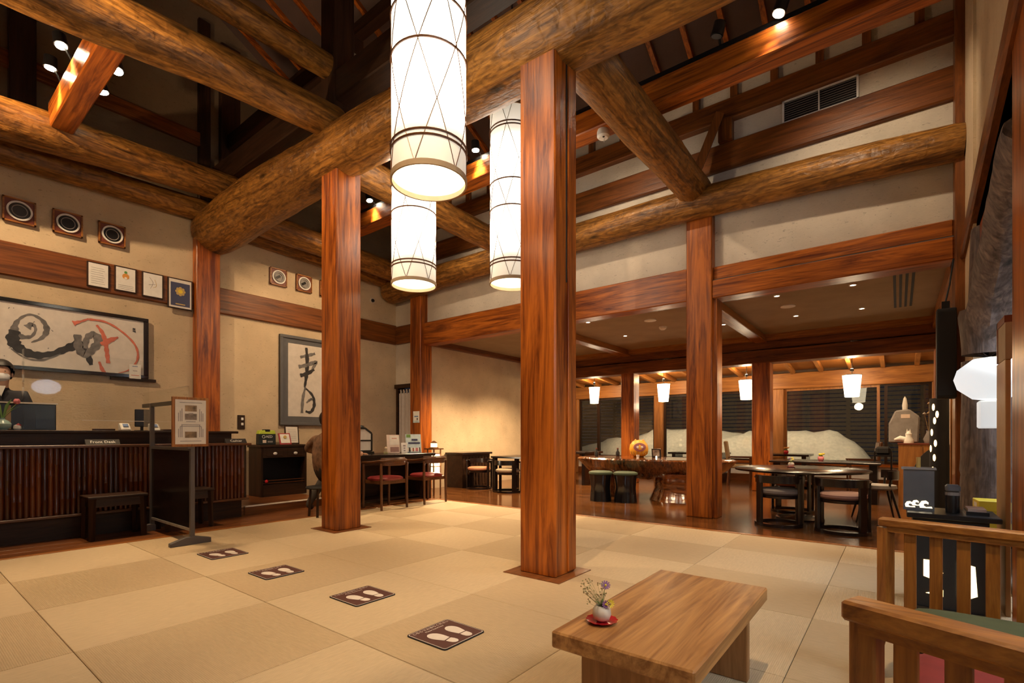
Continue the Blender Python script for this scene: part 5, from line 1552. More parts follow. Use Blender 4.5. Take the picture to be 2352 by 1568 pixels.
# left end
t = thing('side_cabinet', 'dark slatted side cabinet against the beige dining wall', 'cabinet', (-7.0, 7.55, 0))
MB().box(-0.25, 0.25, -0.45, 0.45, 0.66, 0.70).build('top', 'lacquerY', t, bevel=0.005)
MB().box(-0.22, 0.20, -0.42, 0.42, 0.0, 0.66).build('body', 'darkY', t)
for k in range(9):
    MB().box(0.20, 0.215, -0.40 + k * 0.095, -0.36 + k * 0.095, 0.05, 0.62).build('slat', 'darkZ', t)
lcA = loop_chair((-6.52, 7.32, 0), math.radians(-160), 'rust', 'black loop chair with a rust cushion beside the slatted side cabinet')
t = thing('dining_table', 'dark rectangular dining table by the beige wall, beside the thick column', 'table', (-5.62, 7.55, 0))
MB().box(-0.46, 0.46, -0.40, 0.40, 0.62, 0.655).build('table_top', 'lacquerX', t, bevel=0.005)
for sx in (-1, 1):
    for sy in (-1, 1):
        MB().box(sx * 0.40 - 0.035, sx * 0.40 + 0.035, sy * 0.34 - 0.035, sy * 0.34 + 0.035, 0, 0.62).build('leg', 'lacquerZ', t)
lcB = loop_chair((-5.72, 7.22, 0), math.radians(8), 'beige', 'black loop chair with a beige cushion under the left dining table')
flower_pot((-5.55, 7.7, 0.655), 'redlacquer', 'yellow', 'small red pot of yellow flowers on the left dining table')
t = thing('dining_table', 'second dark table along the beige wall, further back', 'table', (-5.9, 9.4, 0))
MB().box(-0.8, 0.8, -0.40, 0.40, 0.66, 0.70).build('table_top', 'lacquerX', t, bevel=0.005)
for sx in (-1, 1):
    MB().box(sx * 0.7 - 0.035, sx * 0.7 + 0.035, -0.3, 0.3, 0, 0.66).build('leg', 'lacquerZ', t)
# burl slab table
t = thing('slab_table', 'glossy live-edge burl slab table on a trunk base', 'table', (-3.35, 8.05, 0))
sl = MB()
nA = 56
top, bot = [], []
for k in range(nA):
    a = 2 * PI * k / nA
    rx = 1.28 * (1 + 0.06 * fbm(math.cos(a) * 2, math.sin(a) * 2, 3.0) + 0.05 * math.sin(3 * a + 1))
    ry = 0.56 * (1 + 0.10 * fbm(math.cos(a) * 2.4, math.sin(a) * 2.4, 8.0))
    ca, sa = math.cos(a), math.sin(a)
    e = 0.75
    px = rx * math.copysign(abs(ca) ** e, ca); py = ry * math.copysign(abs(sa) ** e, sa)
    top.append((px, py))
thick = [0.20 + 0.10 * fbm(math.cos(2 * PI * k / nA) * 3, math.sin(2 * PI * k / nA) * 3, 1.7) for k in range(nA)]
for (px, py) in top: sl.v.append((px, py, 0.665))
for (px, py) in top: sl.v.append((px * 1.03, py * 1.03, 0.64))
for k, (px, py) in enumerate(top):
    q = 0.93 + 0.08 * fbm(px * 3, py * 3, 5)
    sl.v.append((px * q, py * q, 0.62 - thick[k] * 0.6))
for k, (px, py) in enumerate(top): sl.v.append((px * 0.78, py * 0.78, 0.60 - thick[k]))
for r in range(3):
    for k in range(nA):
        k2 = (k + 1) % nA
        sl.f.append((r * nA + k, r * nA + k2, (r + 1) * nA + k2, (r + 1) * nA + k)); sl.m.append(1)
sl.f.append(tuple(range(nA))); sl.m.append(0)
sl.f.append(tuple(reversed(range(3 * nA, 4 * nA)))); sl.m.append(1)
sl.build('slab_top', ['slab', 'barkedge'], t, smooth=True)
MB().lathe([(0.44, 0.0), (0.42, 0.05), (0.36, 0.20), (0.37, 0.36), (0.42, 0.44)], c=(0.55, -0.05, 0), n=30, lobes=7, lobe=0.06).build('trunk_base', 'slab', t, smooth=True)
MB().lathe([(0.30, 0.0), (0.27, 0.20), (0.30, 0.44)], c=(-0.75, 0.1, 0), n=26, lobes=6, lobe=0.06).build('trunk_base', 'slab', t, smooth=True)
def drum_stool(loc, label):
    t = thing('drum_stool', label, 'stool', loc, group='drum stools at the slab table')
    MB().lathe([(0.175, 0.0), (0.165, 0.10), (0.155, 0.22), (0.165, 0.34), (0.178, 0.42)], n=32, lobes=8, lobe=0.035).build('body', 'blackgloss', t, smooth=True)
    MB().lathe([(0.178, 0.42), (0.192, 0.435), (0.188, 0.46), (0.15, 0.475), (0.0001, 0.48)], n=28).build('cushion', 'stoolgreen', t, smooth=True)
    return t
ds = drum_stool((-3.78, 7.18, 0), 'black drum stool with green cushion, nearer the thick column')
place_copy(ds, (-3.40, 7.28, 0), 0.3, 'black drum stool with green cushion, nearer the slab trunk')
# painted doll on the slab
t = thing('daruma_doll', 'round yellow painted doll standing on the burl slab table', 'doll', (-3.62, 8.30, 0.665))
MB().lathe([(0.08, 0.0), (0.145, 0.05), (0.165, 0.14), (0.15, 0.22), (0.10, 0.28), (0.0001, 0.305)], n=28).build('body', 'daruma', t, smooth=True)
fc = MB().lathe([(0.0001, 0.0), (0.10, 0.002), (0.105, 0.0), (0.10, -0.02)], n=20, sx=0.72).build('face', 'darumaface', t, smooth=True)
fc.matrix_local = Matrix.Translation((0.075, -0.135, 0.175)) @ Matrix.Rotation(math.radians(30), 4, 'Z') @ Matrix.Rotation(math.radians(82), 4, 'X') @ Matrix.Rotation(PI / 2, 4, 'Z')
for s in (-1, 1):
    e_ = MB().lathe([(0.0001, 0), (0.022, 0.004), (0.018, 0.008), (0.0001, 0.01)], n=12).build('eye', 'white', t)
    e_.matrix_local = Matrix.Translation((0.080 + s * 0.032, -0.141 + s * 0.018, 0.175)) @ Matrix.Rotation(math.radians(30), 4, 'Z') @ Matrix.Rotation(PI / 2, 4, 'X')
    MB().lathe([(0.035, 0), (0.02, 0.035), (0.0001, 0.05)], c=(s * 0.07, 0.02, 0.265), n=10).build('ear_tuft', 'orange', t)
for k in range(7):
    a = math.radians(-120 + k * 20)
    MB().tube([(0.15 * math.cos(a), 0.15 * math.sin(a), 0.05), (0.168 * math.cos(a), 0.168 * math.sin(a), 0.10)], 0.006, 5).build('painted_stripe', 'gold', t)
t = thing('photo_frame', 'small dark picture frame beside the painted doll', 'frame', (-3.30, 8.30, 0.665))
MB().obox((0, 0, 0.075), (0.16, 0.02, 0.15), (0.15, 0, 0)).build('frame', 'black', t)
MB().obox((0, -0.0115, 0.075), (0.12, 0.003, 0.11), (0.15, 0, 0)).build('picture', 'photo2', t)
MB().lathe([(0.0001, 0), (0.018, 0.01), (0.0001, 0.03)], c=(0.02, -0.05, 0.0), n=8).build('tea_light', 'pendantglow', t)
t = thing('paper_bag', 'tiny white cup beside the painted doll', 'cup', (-3.50, 7.98, 0.665))
MB().lathe([(0.02, 0), (0.028, 0.05), (0.026, 0.05), (0.018, 0.004)], n=12).build('bowl', 'white', t, smooth=True)
MB().lathe([(0.022, 0.0), (0.02, 0.006)], n=12).build('foot', 'white', t)
t.name = 'small_cup'
for k, (x, y) in enumerate(((-4.35, 8.1), (-4.05, 8.35))):
    t = thing('dark_bottle', ['dark bottle at the slab table end beside the column', 'short dark jar further along the slab table'][k], 'bottle', (x, y, 0.665))
    MB().lathe([(0.035, 0), (0.037, 0.07), (0.015, 0.10), (0.014, 0.13)], n=12).build('body', 'black', t, smooth=True)
    MB().lathe([(0.017, 0.13), (0.017, 0.15)], n=10).build('cap', 'redbrown', t)
# round table
t = thing('round_table', 'round black lacquer dining table with two loop chairs', 'table', (-0.98, 7.15, 0))
MB().lathe([(0.66, 0.595), (0.74, 0.605), (0.745, 0.625), (0.735, 0.632), (0.0001, 0.632)], n=56).build('table_top', 'lacquerX', t, smooth=True)
MB().lathe([(0.05, 0.02), (0.05, 0.595)], n=16).build('pedestal', 'lacquerZ', t, smooth=True)
MB().lathe([(0.27, 0), (0.27, 0.02), (0.06, 0.05)], n=32).build('foot_disc', 'lacquerX', t, smooth=True)
loop_chair((-1.10, 6.52, 0), math.radians(12), 'greyblue', 'black loop chair with a grey cushion at the round table')
place_copy_src = loop_chair((-0.48, 6.46, 0), math.radians(-8), 'mauve', 'black loop chair with a mauve cushion at the round table')
loop_chair((-1.15, 7.75, 0), math.radians(175), 'rust', 'black loop chair with a rust cushion on the far side of the round table')
t = thing('side_chair', 'grey-seated chair with thin splayed legs beside the round table', 'chair', (-0.22, 7.55, 0), math.radians(100))
MB().lathe([(0.19, 0.39), (0.215, 0.41), (0.205, 0.445), (0.0001, 0.46)], n=24).build('seat', 'stone', t, smooth=True)
for sx in (-1, 1):
    for sy in (-1, 1):
        MB().cyl((sx * 0.22, sy * 0.22, 0), (sx * 0.13, sy * 0.13, 0.40), 0.010, 0.016, n=8).build('leg', 'black', t, smooth=True)
MB().arc((0, 0, 0), 0.205, 0.23, 0.52, 0.62, PI + 0.4, 2 * PI - 0.4, 14).build('backrest', 'lacquerX', t, smooth=True)
for a in (PI + 0.6, 2 * PI - 0.6):
    MB().cyl((0.19 * math.cos(a), 0.19 * math.sin(a), 0.40), (0.217 * math.cos(a), 0.217 * math.sin(a), 0.55), 0.012, n=8).build('back_post', 'black', t)
def posy(loc, label, s=1.0):
    t = thing('posy_vase', label, 'vase', loc)
    MB().lathe([(0.04, 0), (0.046, 0.003), (0.052, 0.008), (0.0001, 0.008)], n=20).build('saucer', 'redlacquer', t, smooth=True)
    MB().lathe([(0.02, 0.008), (0.036, 0.03), (0.036, 0.05), (0.024, 0.066), (0.020, 0.06)], n=18).build('vase_body', 'vasewhite', t, smooth=True)
    for k, (x, y, z, m) in enumerate(((0.02, 0.0, 0.10, 'yellow'), (-0.02, 0.01, 0.11, 'purple'), (0.0, -0.02, 0.09, 'wheat'), (0.01, 0.02, 0.12, 'yellow'))):
        MB().lathe([(0.0001, 0), (0.016, 0.006), (0.014, 0.014), (0.0001, 0.02)], c=(x, y, z - 0.008), n=8).build('blossom', m, t)
        MB().cyl((0, 0, 0.05), (x, y, z), 0.002, n=4).build('stem', 'stemgreen', t)
posy((-1.10, 7.32, 0.632), 'little white vase on a red saucer on the round table')
t = thing('dining_table', 'dark rectangular table behind the round table', 'table', (-0.85, 9.55, 0))
MB().box(-0.85, 0.65, -0.42, 0.42, 0.60, 0.63).build('table_top', 'lacquerX', t, bevel=0.005)
for sx in (-0.75, 0.55):
    MB().box(sx - 0.05, sx + 0.05, -0.30, 0.30, 0, 0.60).build('leg', 'lacquerZ', t)
flower_pot((-1.0, 9.5, 0.63), 'pink', 'yellow', 'pink pot of yellow flowers on the table behind the round table')
t = thing('dining_table', 'dark window table beside the lit window post', 'table', (-1.85, 11.75, 0))
MB().box(-0.45, 0.45, -0.38, 0.38, 0.62, 0.66).build('table_top', 'lacquerX', t, bevel=0.005)
for sx in (-0.35, 0.35):
    MB().box(sx - 0.04, sx + 0.04, -0.28, 0.28, 0, 0.62).build('leg', 'lacquerZ', t)
flower_pot((-1.85, 11.7, 0.66), 'redlacquer', 'orange', 'small red pot of orange flowers on the window table')
def tan_chair(loc, rz, label, mat='tan'):
    t = thing('window_chair', label, 'chair', loc, rz, group='upholstered chairs at the window')
    MB().box(-0.22, 0.22, -0.22, 0.22, 0.37, 0.44).build('seat', mat, t, bevel=0.02)
    MB().obox((0, -0.25, 0.68), (0.40, 0.06, 0.50), (math.radians(8), 0, 0)).build('backrest', mat, t, bevel=0.02)
    for sx in (-1, 1):
        MB().tube([(sx * 0.19, 0.19, 0), (sx * 0.19, 0.19, 0.58)], 0.018, 6).build('leg', 'brownchairZ', t)
        MB().tube([(sx * 0.19, -0.24, 0), (sx * 0.19, -0.21, 0.40)], 0.018, 6).build('leg', 'brownchairZ', t)
        MB().box(sx * 0.19 - 0.02, sx * 0.19 + 0.02, -0.22, 0.22, 0.58, 0.605).build('armrest', 'brownchairY', t)
    return t
tan_chair((-2.60, 11.10, 0), math.radians(-80), 'tan upholstered armchair before the snow window')
tan_chair((-0.55, 11.3, 0), math.radians(100), 'brown chair at the wide snow window, seen over the tables', 'brownchairZ')
t = thing('window_table', 'dark low table at the window beyond the painted doll', 'table', (-3.6, 11.6, 0))
MB().box(-0.6, 0.6, -0.35, 0.35, 0.62, 0.66).build('table_top', 'lacquerX', t)
for sx in (-0.5, 0.5):
    MB().box(sx - 0.04, sx + 0.04, -0.25, 0.25, 0, 0.62).build('leg', 'lacquerZ', t)
# cabinet with ornaments
t = thing('wooden_cabinet', 'orange-brown wooden cabinet holding ornaments at the end window', 'cabinet', (0.28, 9.72, 0))
MB().box(-0.28, 0.28, -0.33, 0.33, 0.0, 0.91).build('body', 'amberZ', t)
MB().box(-0.29, 0.29, -0.34, 0.34, 0.91, 0.93).build('top', 'redbrown', t)
MB().box(-0.001, 0.001, -0.335, -0.33, 0.05, 0.88).build('door_gap', 'blackmatte', t)
t = thing('stone_figure', 'grey rounded stone figure on the wooden cabinet', 'figure', (0.08, 9.75, 0.93))
MB().prism([(-0.20, 0.0), (0.16, 0.0), (0.18, 0.40), (0.05, 0.52), (-0.12, 0.50), (-0.20, 0.30)], 'Y', -0.05, 0.05).build('slab', 'stone', t, bevel=0.02)
MB().lathe([(0.03, 0.50), (0.035, 0.58), (0.02, 0.68), (0.0001, 0.72)], c=(0.0, 0, 0), n=10).build('plume', 'white', t, smooth=True)
MB().box(-0.05, 0.06, -0.053, -0.05, 0.38, 0.44).build('tag', 'pinkcover', t)
t = thing('white_figurine', 'small white animal figurine on the cabinet before the stone figure', 'figurine', (0.12, 9.50, 0.93))
MB().lathe([(0.06, 0), (0.065, 0.05), (0.035, 0.10), (0.04, 0.14), (0.0001, 0.19)], n=14).build('body', 'white', t, smooth=True)
MB().tube([(-0.02, 0, 0.05), (-0.10, 0, 0.07), (-0.17, 0, 0.05)], [0.04, 0.045, 0.015], 10).build('tail', 'white', t, smooth=True)
for s in (-1, 1):
    MB().lathe([(0.012, 0.16), (0.0001, 0.22)], c=(s * 0.018, 0, 0), n=6).build('ear', 'white', t)
t = thing('dried_arrangement', 'tall dried branch arrangement beside the stone figure', 'plant', (0.36, 9.62, 0.93))
MB().lathe([(0.05, 0), (0.07, 0.06), (0.03, 0.16), (0.035, 0.19)], n=14).build('vase', 'stone', t, smooth=True)
rr = random.Random(9)
for k in range(7):
    x, y, z = rr.uniform(-0.08, 0.08), rr.uniform(-0.06, 0.06), rr.uniform(0.4, 0.72)
    MB().tube([(0, 0, 0.15), (x * 0.4, y * 0.4, z * 0.6), (x, y, z)], [0.005, 0.004, 0.002], 5).build('branch', 'tan', t)
    MB().lathe([(0.0001, 0), (0.025, 0.02), (0.0001, 0.05)], c=(x, y, z - 0.02), n=8).build('seed_head', 'photo2' if k % 2 else 'tan', t)
t = thing('service_cart', 'dark service trolley with bottles beside the wooden cabinet', 'trolley', (-0.20, 10.28, 0))
MB().box(-0.12, 0.12, -0.20, 0.20, 0.70, 0.73).build('tray', 'black', t)
MB().box(-0.12, 0.12, -0.20, 0.20, 0.18, 0.21).build('tray', 'black', t)
for sx in (-1, 1):
    for sy in (-1, 1):
        MB().cyl((sx * 0.11, sy * 0.18, 0), (sx * 0.11, sy * 0.18, 0.78), 0.012, n=8).build('leg', 'black', t)
MB().box(-0.10, 0.10, -0.16, 0.16, 0.73, 0.86).build('linen_bag', 'blackmatte', t, bevel=0.03)
# black curved board lamp group at the end wall
t = thing('curved_board', 'tall black curved board leaning before the wooden cabinet', 'board', (0.30, 9.10, 0))
pl = [(-0.15, 0.0), (0.20, 0.0), (0.20, 0.90), (0.12, 0.88)]
for k in range(10):
    f = k / 9
    pl.append((0.12 - 0.27 * math.sin(f * PI / 2) ** 1.0, 0.88 - 0.5 * (f ** 1.6)))
MB().prism(pl, 'Y', -0.03, 0.03).build('board', 'blackmatte', t)
MB().box(-0.15, 0.20, -0.10, 0.10, 0, 0.03).build('base', 'black', t)
t = thing('pierced_column_lamp', 'tall black column lamp with glowing oval holes below the speaker', 'lamp', (0.36, 7.30, 0))
MB().lathe([(0.085, 0), (0.085, 1.46)], n=24).build('column', 'blackmatte', t, smooth=True)
rr = random.Random(4)
for k, (ad, z) in enumerate(((-128, 1.36), (-120, 1.21), (-140, 1.08), (-115, 0.96), (-122, 0.80), (-150, 0.90), (-105, 1.28), (-132, 0.66))):
    a = math.radians(ad)
    q = MB().lathe([(0.0001, 0), (0.013, 0.001), (0.014, 0.004), (0.0001, 0.006)], n=12, sx=2.8).build('glowing_hole', 'holeglow', t)
    q.matrix_local = Matrix.Translation((0.083 * math.cos(a), 0.083 * math.sin(a), z)) @ Matrix.Rotation(a, 4, 'Z') @ Matrix.Rotation(PI / 2, 4, 'Y')
MB().lathe([(0.12, 0), (0.12, 0.02), (0.09, 0.03)], n=20).build('base', 'black', t)
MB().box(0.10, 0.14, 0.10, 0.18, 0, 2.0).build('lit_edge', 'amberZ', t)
t = thing('column_speaker', 'slim black column speaker on the dark corner post', 'speaker', (0.36, 6.34, 1.40))
MB().box(-0.07, 0.075, -0.07, 0.07, 0, 0.86).build('cabinet', 'blackmatte', t, bevel=0.008)
MB().box(-0.055, 0.06, -0.073, -0.0705, 0.03, 0.83).build('grille', 'black', t)
MB().box(-0.03, 0.03, 0.0, 0.05, 0.86, 0.94).build('bracket', 'black', t)
MB().tube([(0.0, 0.02, 0.94), (0.03, 0.03, 1.1), (0.06, 0.05, 1.35)], 0.008, 6).build('cable', 'black', t)
# ================================================================ ENTRANCE SIDE
def tree_trunk():
    t = thing('forked_trunk', 'rough grey forked tree trunk standing in the entrance opening', 'trunk', (0.56, 5.40, 0), kind='structure')
    o1 = make_log('stem', [(0.0, 0, 0), (0.0, 0.0, 0.9), (-0.01, 0.02, 1.7), (0.0, 0.0, 2.05)], [0.19, 0.155, 0.145, 0.17], 'trunkgrey', seg=40, rough=0.05, seed=20, cat=None, kind=None)
    o1.parent = t
    o2 = make_log('limb', [(0.0, 0.03, 1.85), (0.01, -0.2, 2.15), (0.02, -0.65, 2.45), (0.03, -1.4, 2.80)], [0.17, 0.15, 0.13, 0.12], 'trunkgrey', seg=40, rough=0.07, seed=21, cat=None, kind=None)
    o2.parent = t
    o3 = make_log('branch_stub', [(0.0, 0.05, 1.95), (0.0, 0.16, 2.35), (0.0, 0.18, 2.75)], [0.12, 0.10, 0.09], 'trunkgrey', seg=20, rough=0.05, seed=22, cat=None, kind=None)
    o3.parent = t
tree_trunk()
t = thing('pale_globe', 'pale glowing globe on a white box stand by the trunk', 'lamp', (0.53, 4.98, 0))  # glowing globe and box shapes on a pole
MB().lathe([(0.0001, -0.16), (0.10, -0.145), (0.185, -0.07), (0.205, 0.0), (0.185, 0.07), (0.10, 0.145), (0.0001, 0.16)], c=(0, 0, 1.46), n=32).build('globe', 'globeglow', t, smooth=True)
MB().box(-0.07, 0.09, -0.07, 0.07, 1.10, 1.30).build('glow_box', 'tubeglow', t, bevel=0.01)
MB().cyl((0.05, 0, 0.02), (0.05, 0, 1.10), 0.012, n=8).build('pole', 'white', t)
MB().lathe([(0.12, 0), (0.12, 0.02), (0.02, 0.03)], n=20).build('base', 'white', t)
# fluorescent ceiling lamp of the entrance hall
t = thing('hall_ceiling_lamp', 'cool white ceiling lamp of the entrance hall', 'ceiling lamp', (1.5, 4.7, 2.88))
MB().box(-0.5, 0.5, -0.3, 0.3, -0.03, 0.02).build('housing', 'white', t)
MB().box(-0.48, 0.48, -0.28, 0.28, -0.035, -0.031).build('diffuser', 'tubeglow', t)
light('panel', 'AREA', (0, 0, -0.05), 30, COOL, parent=t, area=(0.9, 0.5), rot=(0, 0, 0))
for k, y in enumerate((0.5, 2.3)):  # cool fill globes added out of view for the right side
    t = thing('cool_fill_globe', ['added unseen cool fill globe in the side bay, nearer the viewer', 'added unseen cool fill globe in the side bay, nearer the post'][k], 'pendant lamp', (0.98, y, 2.10), group='added cool fill globes in the side bay')
    MB().lathe([(0.0001, -0.16), (0.09, -0.135), (0.15, -0.06), (0.16, 0.0), (0.15, 0.06), (0.09, 0.135), (0.03, 0.16)], n=24, sx=1.5, sy=1.5).build('globe', 'fillglow', t, smooth=True)
    MB().cyl((0, 0, 0.15), (0, 0, 1.10), 0.008, n=6).build('cord', 'white', t)
    MB().lathe([(0.05, 1.07), (0.05, 1.10)], n=14).build('canopy', 'white', t)
# board panel and boxes next to the near post
t = thing('display_board', 'pale upright board beside the red-brown post at the picture edge', 'board', (0.50, 4.18, 0))
MB().box(-0.012, 0.012, -0.16, 0.16, 0.0, 1.49).build('panel', 'lightboard', t, bevel=0.003)
MB().box(-0.014, 0.014, -0.18, 0.08, 1.49, 1.70).build('top_panel', 'beige', t)
MB().box(-0.018, 0.018, 0.08, 0.11, 1.49, 1.74).box(-0.018, 0.018, -0.18, 0.11, 1.70, 1.74).build('frame', 'redbrown', t)
t = thing('low_shelf', 'low dark shelf holding the yellow boxes', 'shelf', (0.50, 4.68, 0))
MB().box(-0.11, 0.11, -0.14, 0.14, 0.31, 0.33).build('shelf_board', 'black', t)
for sx in (-0.10, 0.09):
    MB().box(sx, sx + 0.012, -0.14, 0.14, 0, 0.31).build('side', 'black', t)
for k in range(4):
    t = thing('yellow_box', ['bottom', 'second from bottom', 'third from bottom', 'topmost'][k] + ' yellow box of the stack beside the pale board', 'box', (0.50, 4.68, 0.33 + k * 0.07), rz=0.06 * (k % 2), group='stack of yellow boxes')
    MB().box(-0.08, 0.08, -0.10, 0.10, 0.0, 0.068).build('carton', 'yellowbox', t, bevel=0.003)
    MB().box(-0.081, -0.0805, -0.05, 0.05, 0.02, 0.05).build('label', 'paper', t)
# black lantern cabinet
t = thing('lantern_cabinet', 'black cabinet with glowing cut-outs seen through the settee slats', 'lamp cabinet', (0.24, 4.05, 0))
MB().box(-0.17, 0.17, -0.15, 0.15, 0.02, 0.55).build('body', 'blackmatte', t)
MB().box(-0.20, 0.22, -0.18, 0.18, 0.55, 0.58).build('top', 'black', t, bevel=0.004)
MB().box(-0.19, 0.19, -0.17, 0.17, 0.0, 0.02).build('base', 'black', t)
MB().prism([(-0.12, 0.30), (-0.05, 0.30), (-0.03, 0.23), (-0.06, 0.18), (-0.12, 0.20)], 'Y', -0.153, -0.1505).build('glowing_cutout', 'holeglow', t)
MB().prism([(-0.11, 0.10), (-0.03, 0.13), (-0.03, 0.09)], 'Y', -0.153, -0.1505).build('glowing_cutout', 'holeglow', t)
MB().prism([(0.03, 0.31), (0.11, 0.29), (0.12, 0.12), (0.07, 0.09), (0.03, 0.10)], 'Y', -0.153, -0.1505).build('glowing_cutout', 'andonglow', t)
t = thing('wave_lamp', 'small dark lamp with glowing wave cut-outs on the black cabinet', 'lamp', (0.10, 4.07, 0.58))
MB().box(-0.075, 0.075, -0.06, 0.06, 0.0, 0.255).build('shade', 'greyframe', t)
MB().box(-0.085, 0.085, -0.07, 0.07, 0.255, 0.265).build('top_lip', 'stone', t)
MB().cyl((0, 0, 0.265), (0, 0, 0.33), 0.012, n=10).build('finial', 'gold', t)
crest = [(-0.030, 0.0), (-0.034, 0.022), (-0.022, 0.042), (-0.002, 0.046), (0.012, 0.034), (0.010, 0.022), (0.002, 0.028), (-0.010, 0.026), (-0.012, 0.014), (0.0, 0.006), (0.026, 0.010), (0.030, 0.0)]
for x, z, q in ((-0.04, 0.018, 0.8), (-0.008, 0.03, 0.75), (0.036, 0.018, 1.0)):
    MB().prism([(x + px * q, z + pz * q) for px, pz in crest], 'Y', -0.0635, -0.0605).build('glowing_wave', 'waveglow', t)
t = thing('sanitizer_bottle', 'dark pump dispenser standing on the black cabinet', 'dispenser', (0.26, 4.03, 0.58))
MB().lathe([(0.033, 0), (0.035, 0.10), (0.03, 0.12)], n=16).build('bottle', 'black', t, smooth=True)
MB().box(-0.035, 0.035, -0.045, 0.03, 0.125, 0.17).build('pump_head', 'greyframe', t, bevel=0.01)
MB().lathe([(0.036, 0.105), (0.036, 0.125)], n=16).build('collar', 'stone', t)
t = thing('leaflet_tray', 'small tray of leaflets on the black cabinet', 'tray', (0.36, 4.05, 0.58))
MB().box(-0.045, 0.055, -0.10, 0.10, 0.0, 0.02).build('tray', 'black', t)
MB().box(-0.035, 0.045, -0.08, 0.08, 0.02, 0.035).build('leaflets', 'pinkcover', t)

# ================================================================ FOREGROUND
# foot mats
def foot(sx, oy):
    prof = [(-0.098, 0.0), (-0.094, 0.014), (-0.084, 0.025), (-0.068, 0.033), (-0.048, 0.036), (-0.024, 0.034), (0.0, 0.029), (0.020, 0.024)]
    hp = [(0.028, 0.023), (0.050, 0.025), (0.070, 0.022), (0.082, 0.013), (0.086, 0.0)]
    sole = [(x, oy + w_) for x, w_ in prof] + [(x, oy - w_) for x, w_ in reversed(prof[1:])]
    heel = [(x, oy + w_) for x, w_ in hp] + [(x, oy - w_) for x, w_ in reversed(hp[:-1])]
    if sx < 0:
        ca, sa = math.cos(0.22), math.sin(0.22)
        rot = lambda L_: [(x * ca - (y - oy) * sa, oy + x * sa + (y - oy) * ca) for x, y in L_]
        sole, heel = rot(sole), rot(heel)
    return sole, heel
def foot_mat(cx, cy, w, d, label, rz=0.0):
    t = thing('foot_mat', label, 'floor mat', (cx, cy, 0.0), rz, group='brown footprint mats in line')
    def rr(x, y, r):
        out = []
        for (px, py, a0) in ((x - r, y - r, 0), (-x + r, y - r, PI / 2), (-x + r, -y + r, PI), (x - r, -y + r, 1.5 * PI)):
            for k in range(4):
                a = a0 + k * PI / 6
                out.append((px + r * math.cos(a), py + r * math.sin(a)))
        return out
    MB().prism(rr(w / 2, d / 2, 0.018), 'Z', 0.0, 0.006).build('rubber_edge', 'mat_black', t)
    MB().prism(rr(w / 2 - 0.006, d / 2 - 0.006, 0.014), 'Z', 0.006, 0.0068).build('border_line', 'mat_white', t)
    MB().prism(rr(w / 2 - 0.0095, d / 2 - 0.0095, 0.012), 'Z', 0.0068, 0.0074).build('field', 'mat_brown', t)
    for s, oy in ((-1, -0.055), (1, 0.06)):
        so, he = foot(s, oy)
        MB().prism([(x + 0.038, y) for x, y in so], 'Z', 0.0074, 0.0082).build('footprint_sole', 'mat_white', t)
        MB().prism([(x + 0.038, y) for x, y in he], 'Z', 0.0074, 0.0082).build('footprint_heel', 'mat_white', t)
    text('lettering', 'こちらでお待ちください', 0.0235, frame_matrix((-w / 2 + 0.030, 0, 0.0074), (0, 1, 0), (-1, 0, 0)), 'mat_white', t, 0.0004)
    text('lettering', 'Please Stand here', 0.018, frame_matrix((-w / 2 + 0.056, 0, 0.0074), (0, 1, 0), (-1, 0, 0)), 'mat_white', t, 0.0004)
    return t
foot_mat(-4.715, 1.893, 0.33, 0.305, 'brown footprint mat closest to the dark partition')
foot_mat(-3.757, 1.890, 0.30, 0.300, 'brown footprint mat second from the dark partition')
foot_mat(-2.760, 1.958, 0.305, 0.305, 'brown footprint mat third from the dark partition')
foot_mat(-1.882, 1.852, 0.288, 0.300, 'brown footprint mat nearest the low wooden table')
# low table
t = thing('low_table', 'low oak bench table with slab legs in the foreground', 'table', (-0.695, 1.925, 0))
MB().box(-0.245, 0.24, -0.50, 0.49, 0.322, 0.38).build('table_top', 'tabletop', t, bevel=0.006)
MB().box(-0.185, 0.19, -0.40, -0.355, 0.0, 0.322).build('slab_leg', 'oakZ', t, bevel=0.004)
MB().box(-0.185, 0.19, 0.345, 0.39, 0.0, 0.322).build('slab_leg', 'oakZ', t, bevel=0.004)
MB().box(-0.02, 0.02, -0.355, 0.345, 0.20, 0.26).build('stretcher', 'oakY', t)
# posy on the low table
t = thing('flower_saucer', 'scalloped red lacquer saucer on the low wooden table', 'saucer', (-0.838, 1.60, 0.38))
MB().lathe([(0.022, 0), (0.038, 0.003), (0.054, 0.010), (0.056, 0.012), (0.036, 0.006), (0.0001, 0.006)], n=48, lobes=12, lobe=0.035).build('dish', 'redlacquer', t, smooth=True)
MB().arc((0, 0, 0), 0.018, 0.022, 0.0, 0.003, 0, 2 * PI, 20).build('foot_ring', 'redlacquer', t)
t = thing('flower_vase', 'egg-shaped white vase of dried and fresh flowers on the red saucer', 'vase', (-0.838, 1.60, 0.386))
MB().lathe([(0.015, 0), (0.027, 0.008), (0.0335, 0.024), (0.031, 0.042), (0.023, 0.054), (0.020, 0.056), (0.018, 0.050), (0.024, 0.036)], n=28, lobes=9, lobe=0.02).build('vase_body', 'vasewhite', t, smooth=True)
MB().lathe([(0.0001, 0.048), (0.021, 0.048)], n=14).build('water_moss', 'leaf', t)
rr = random.Random(12)
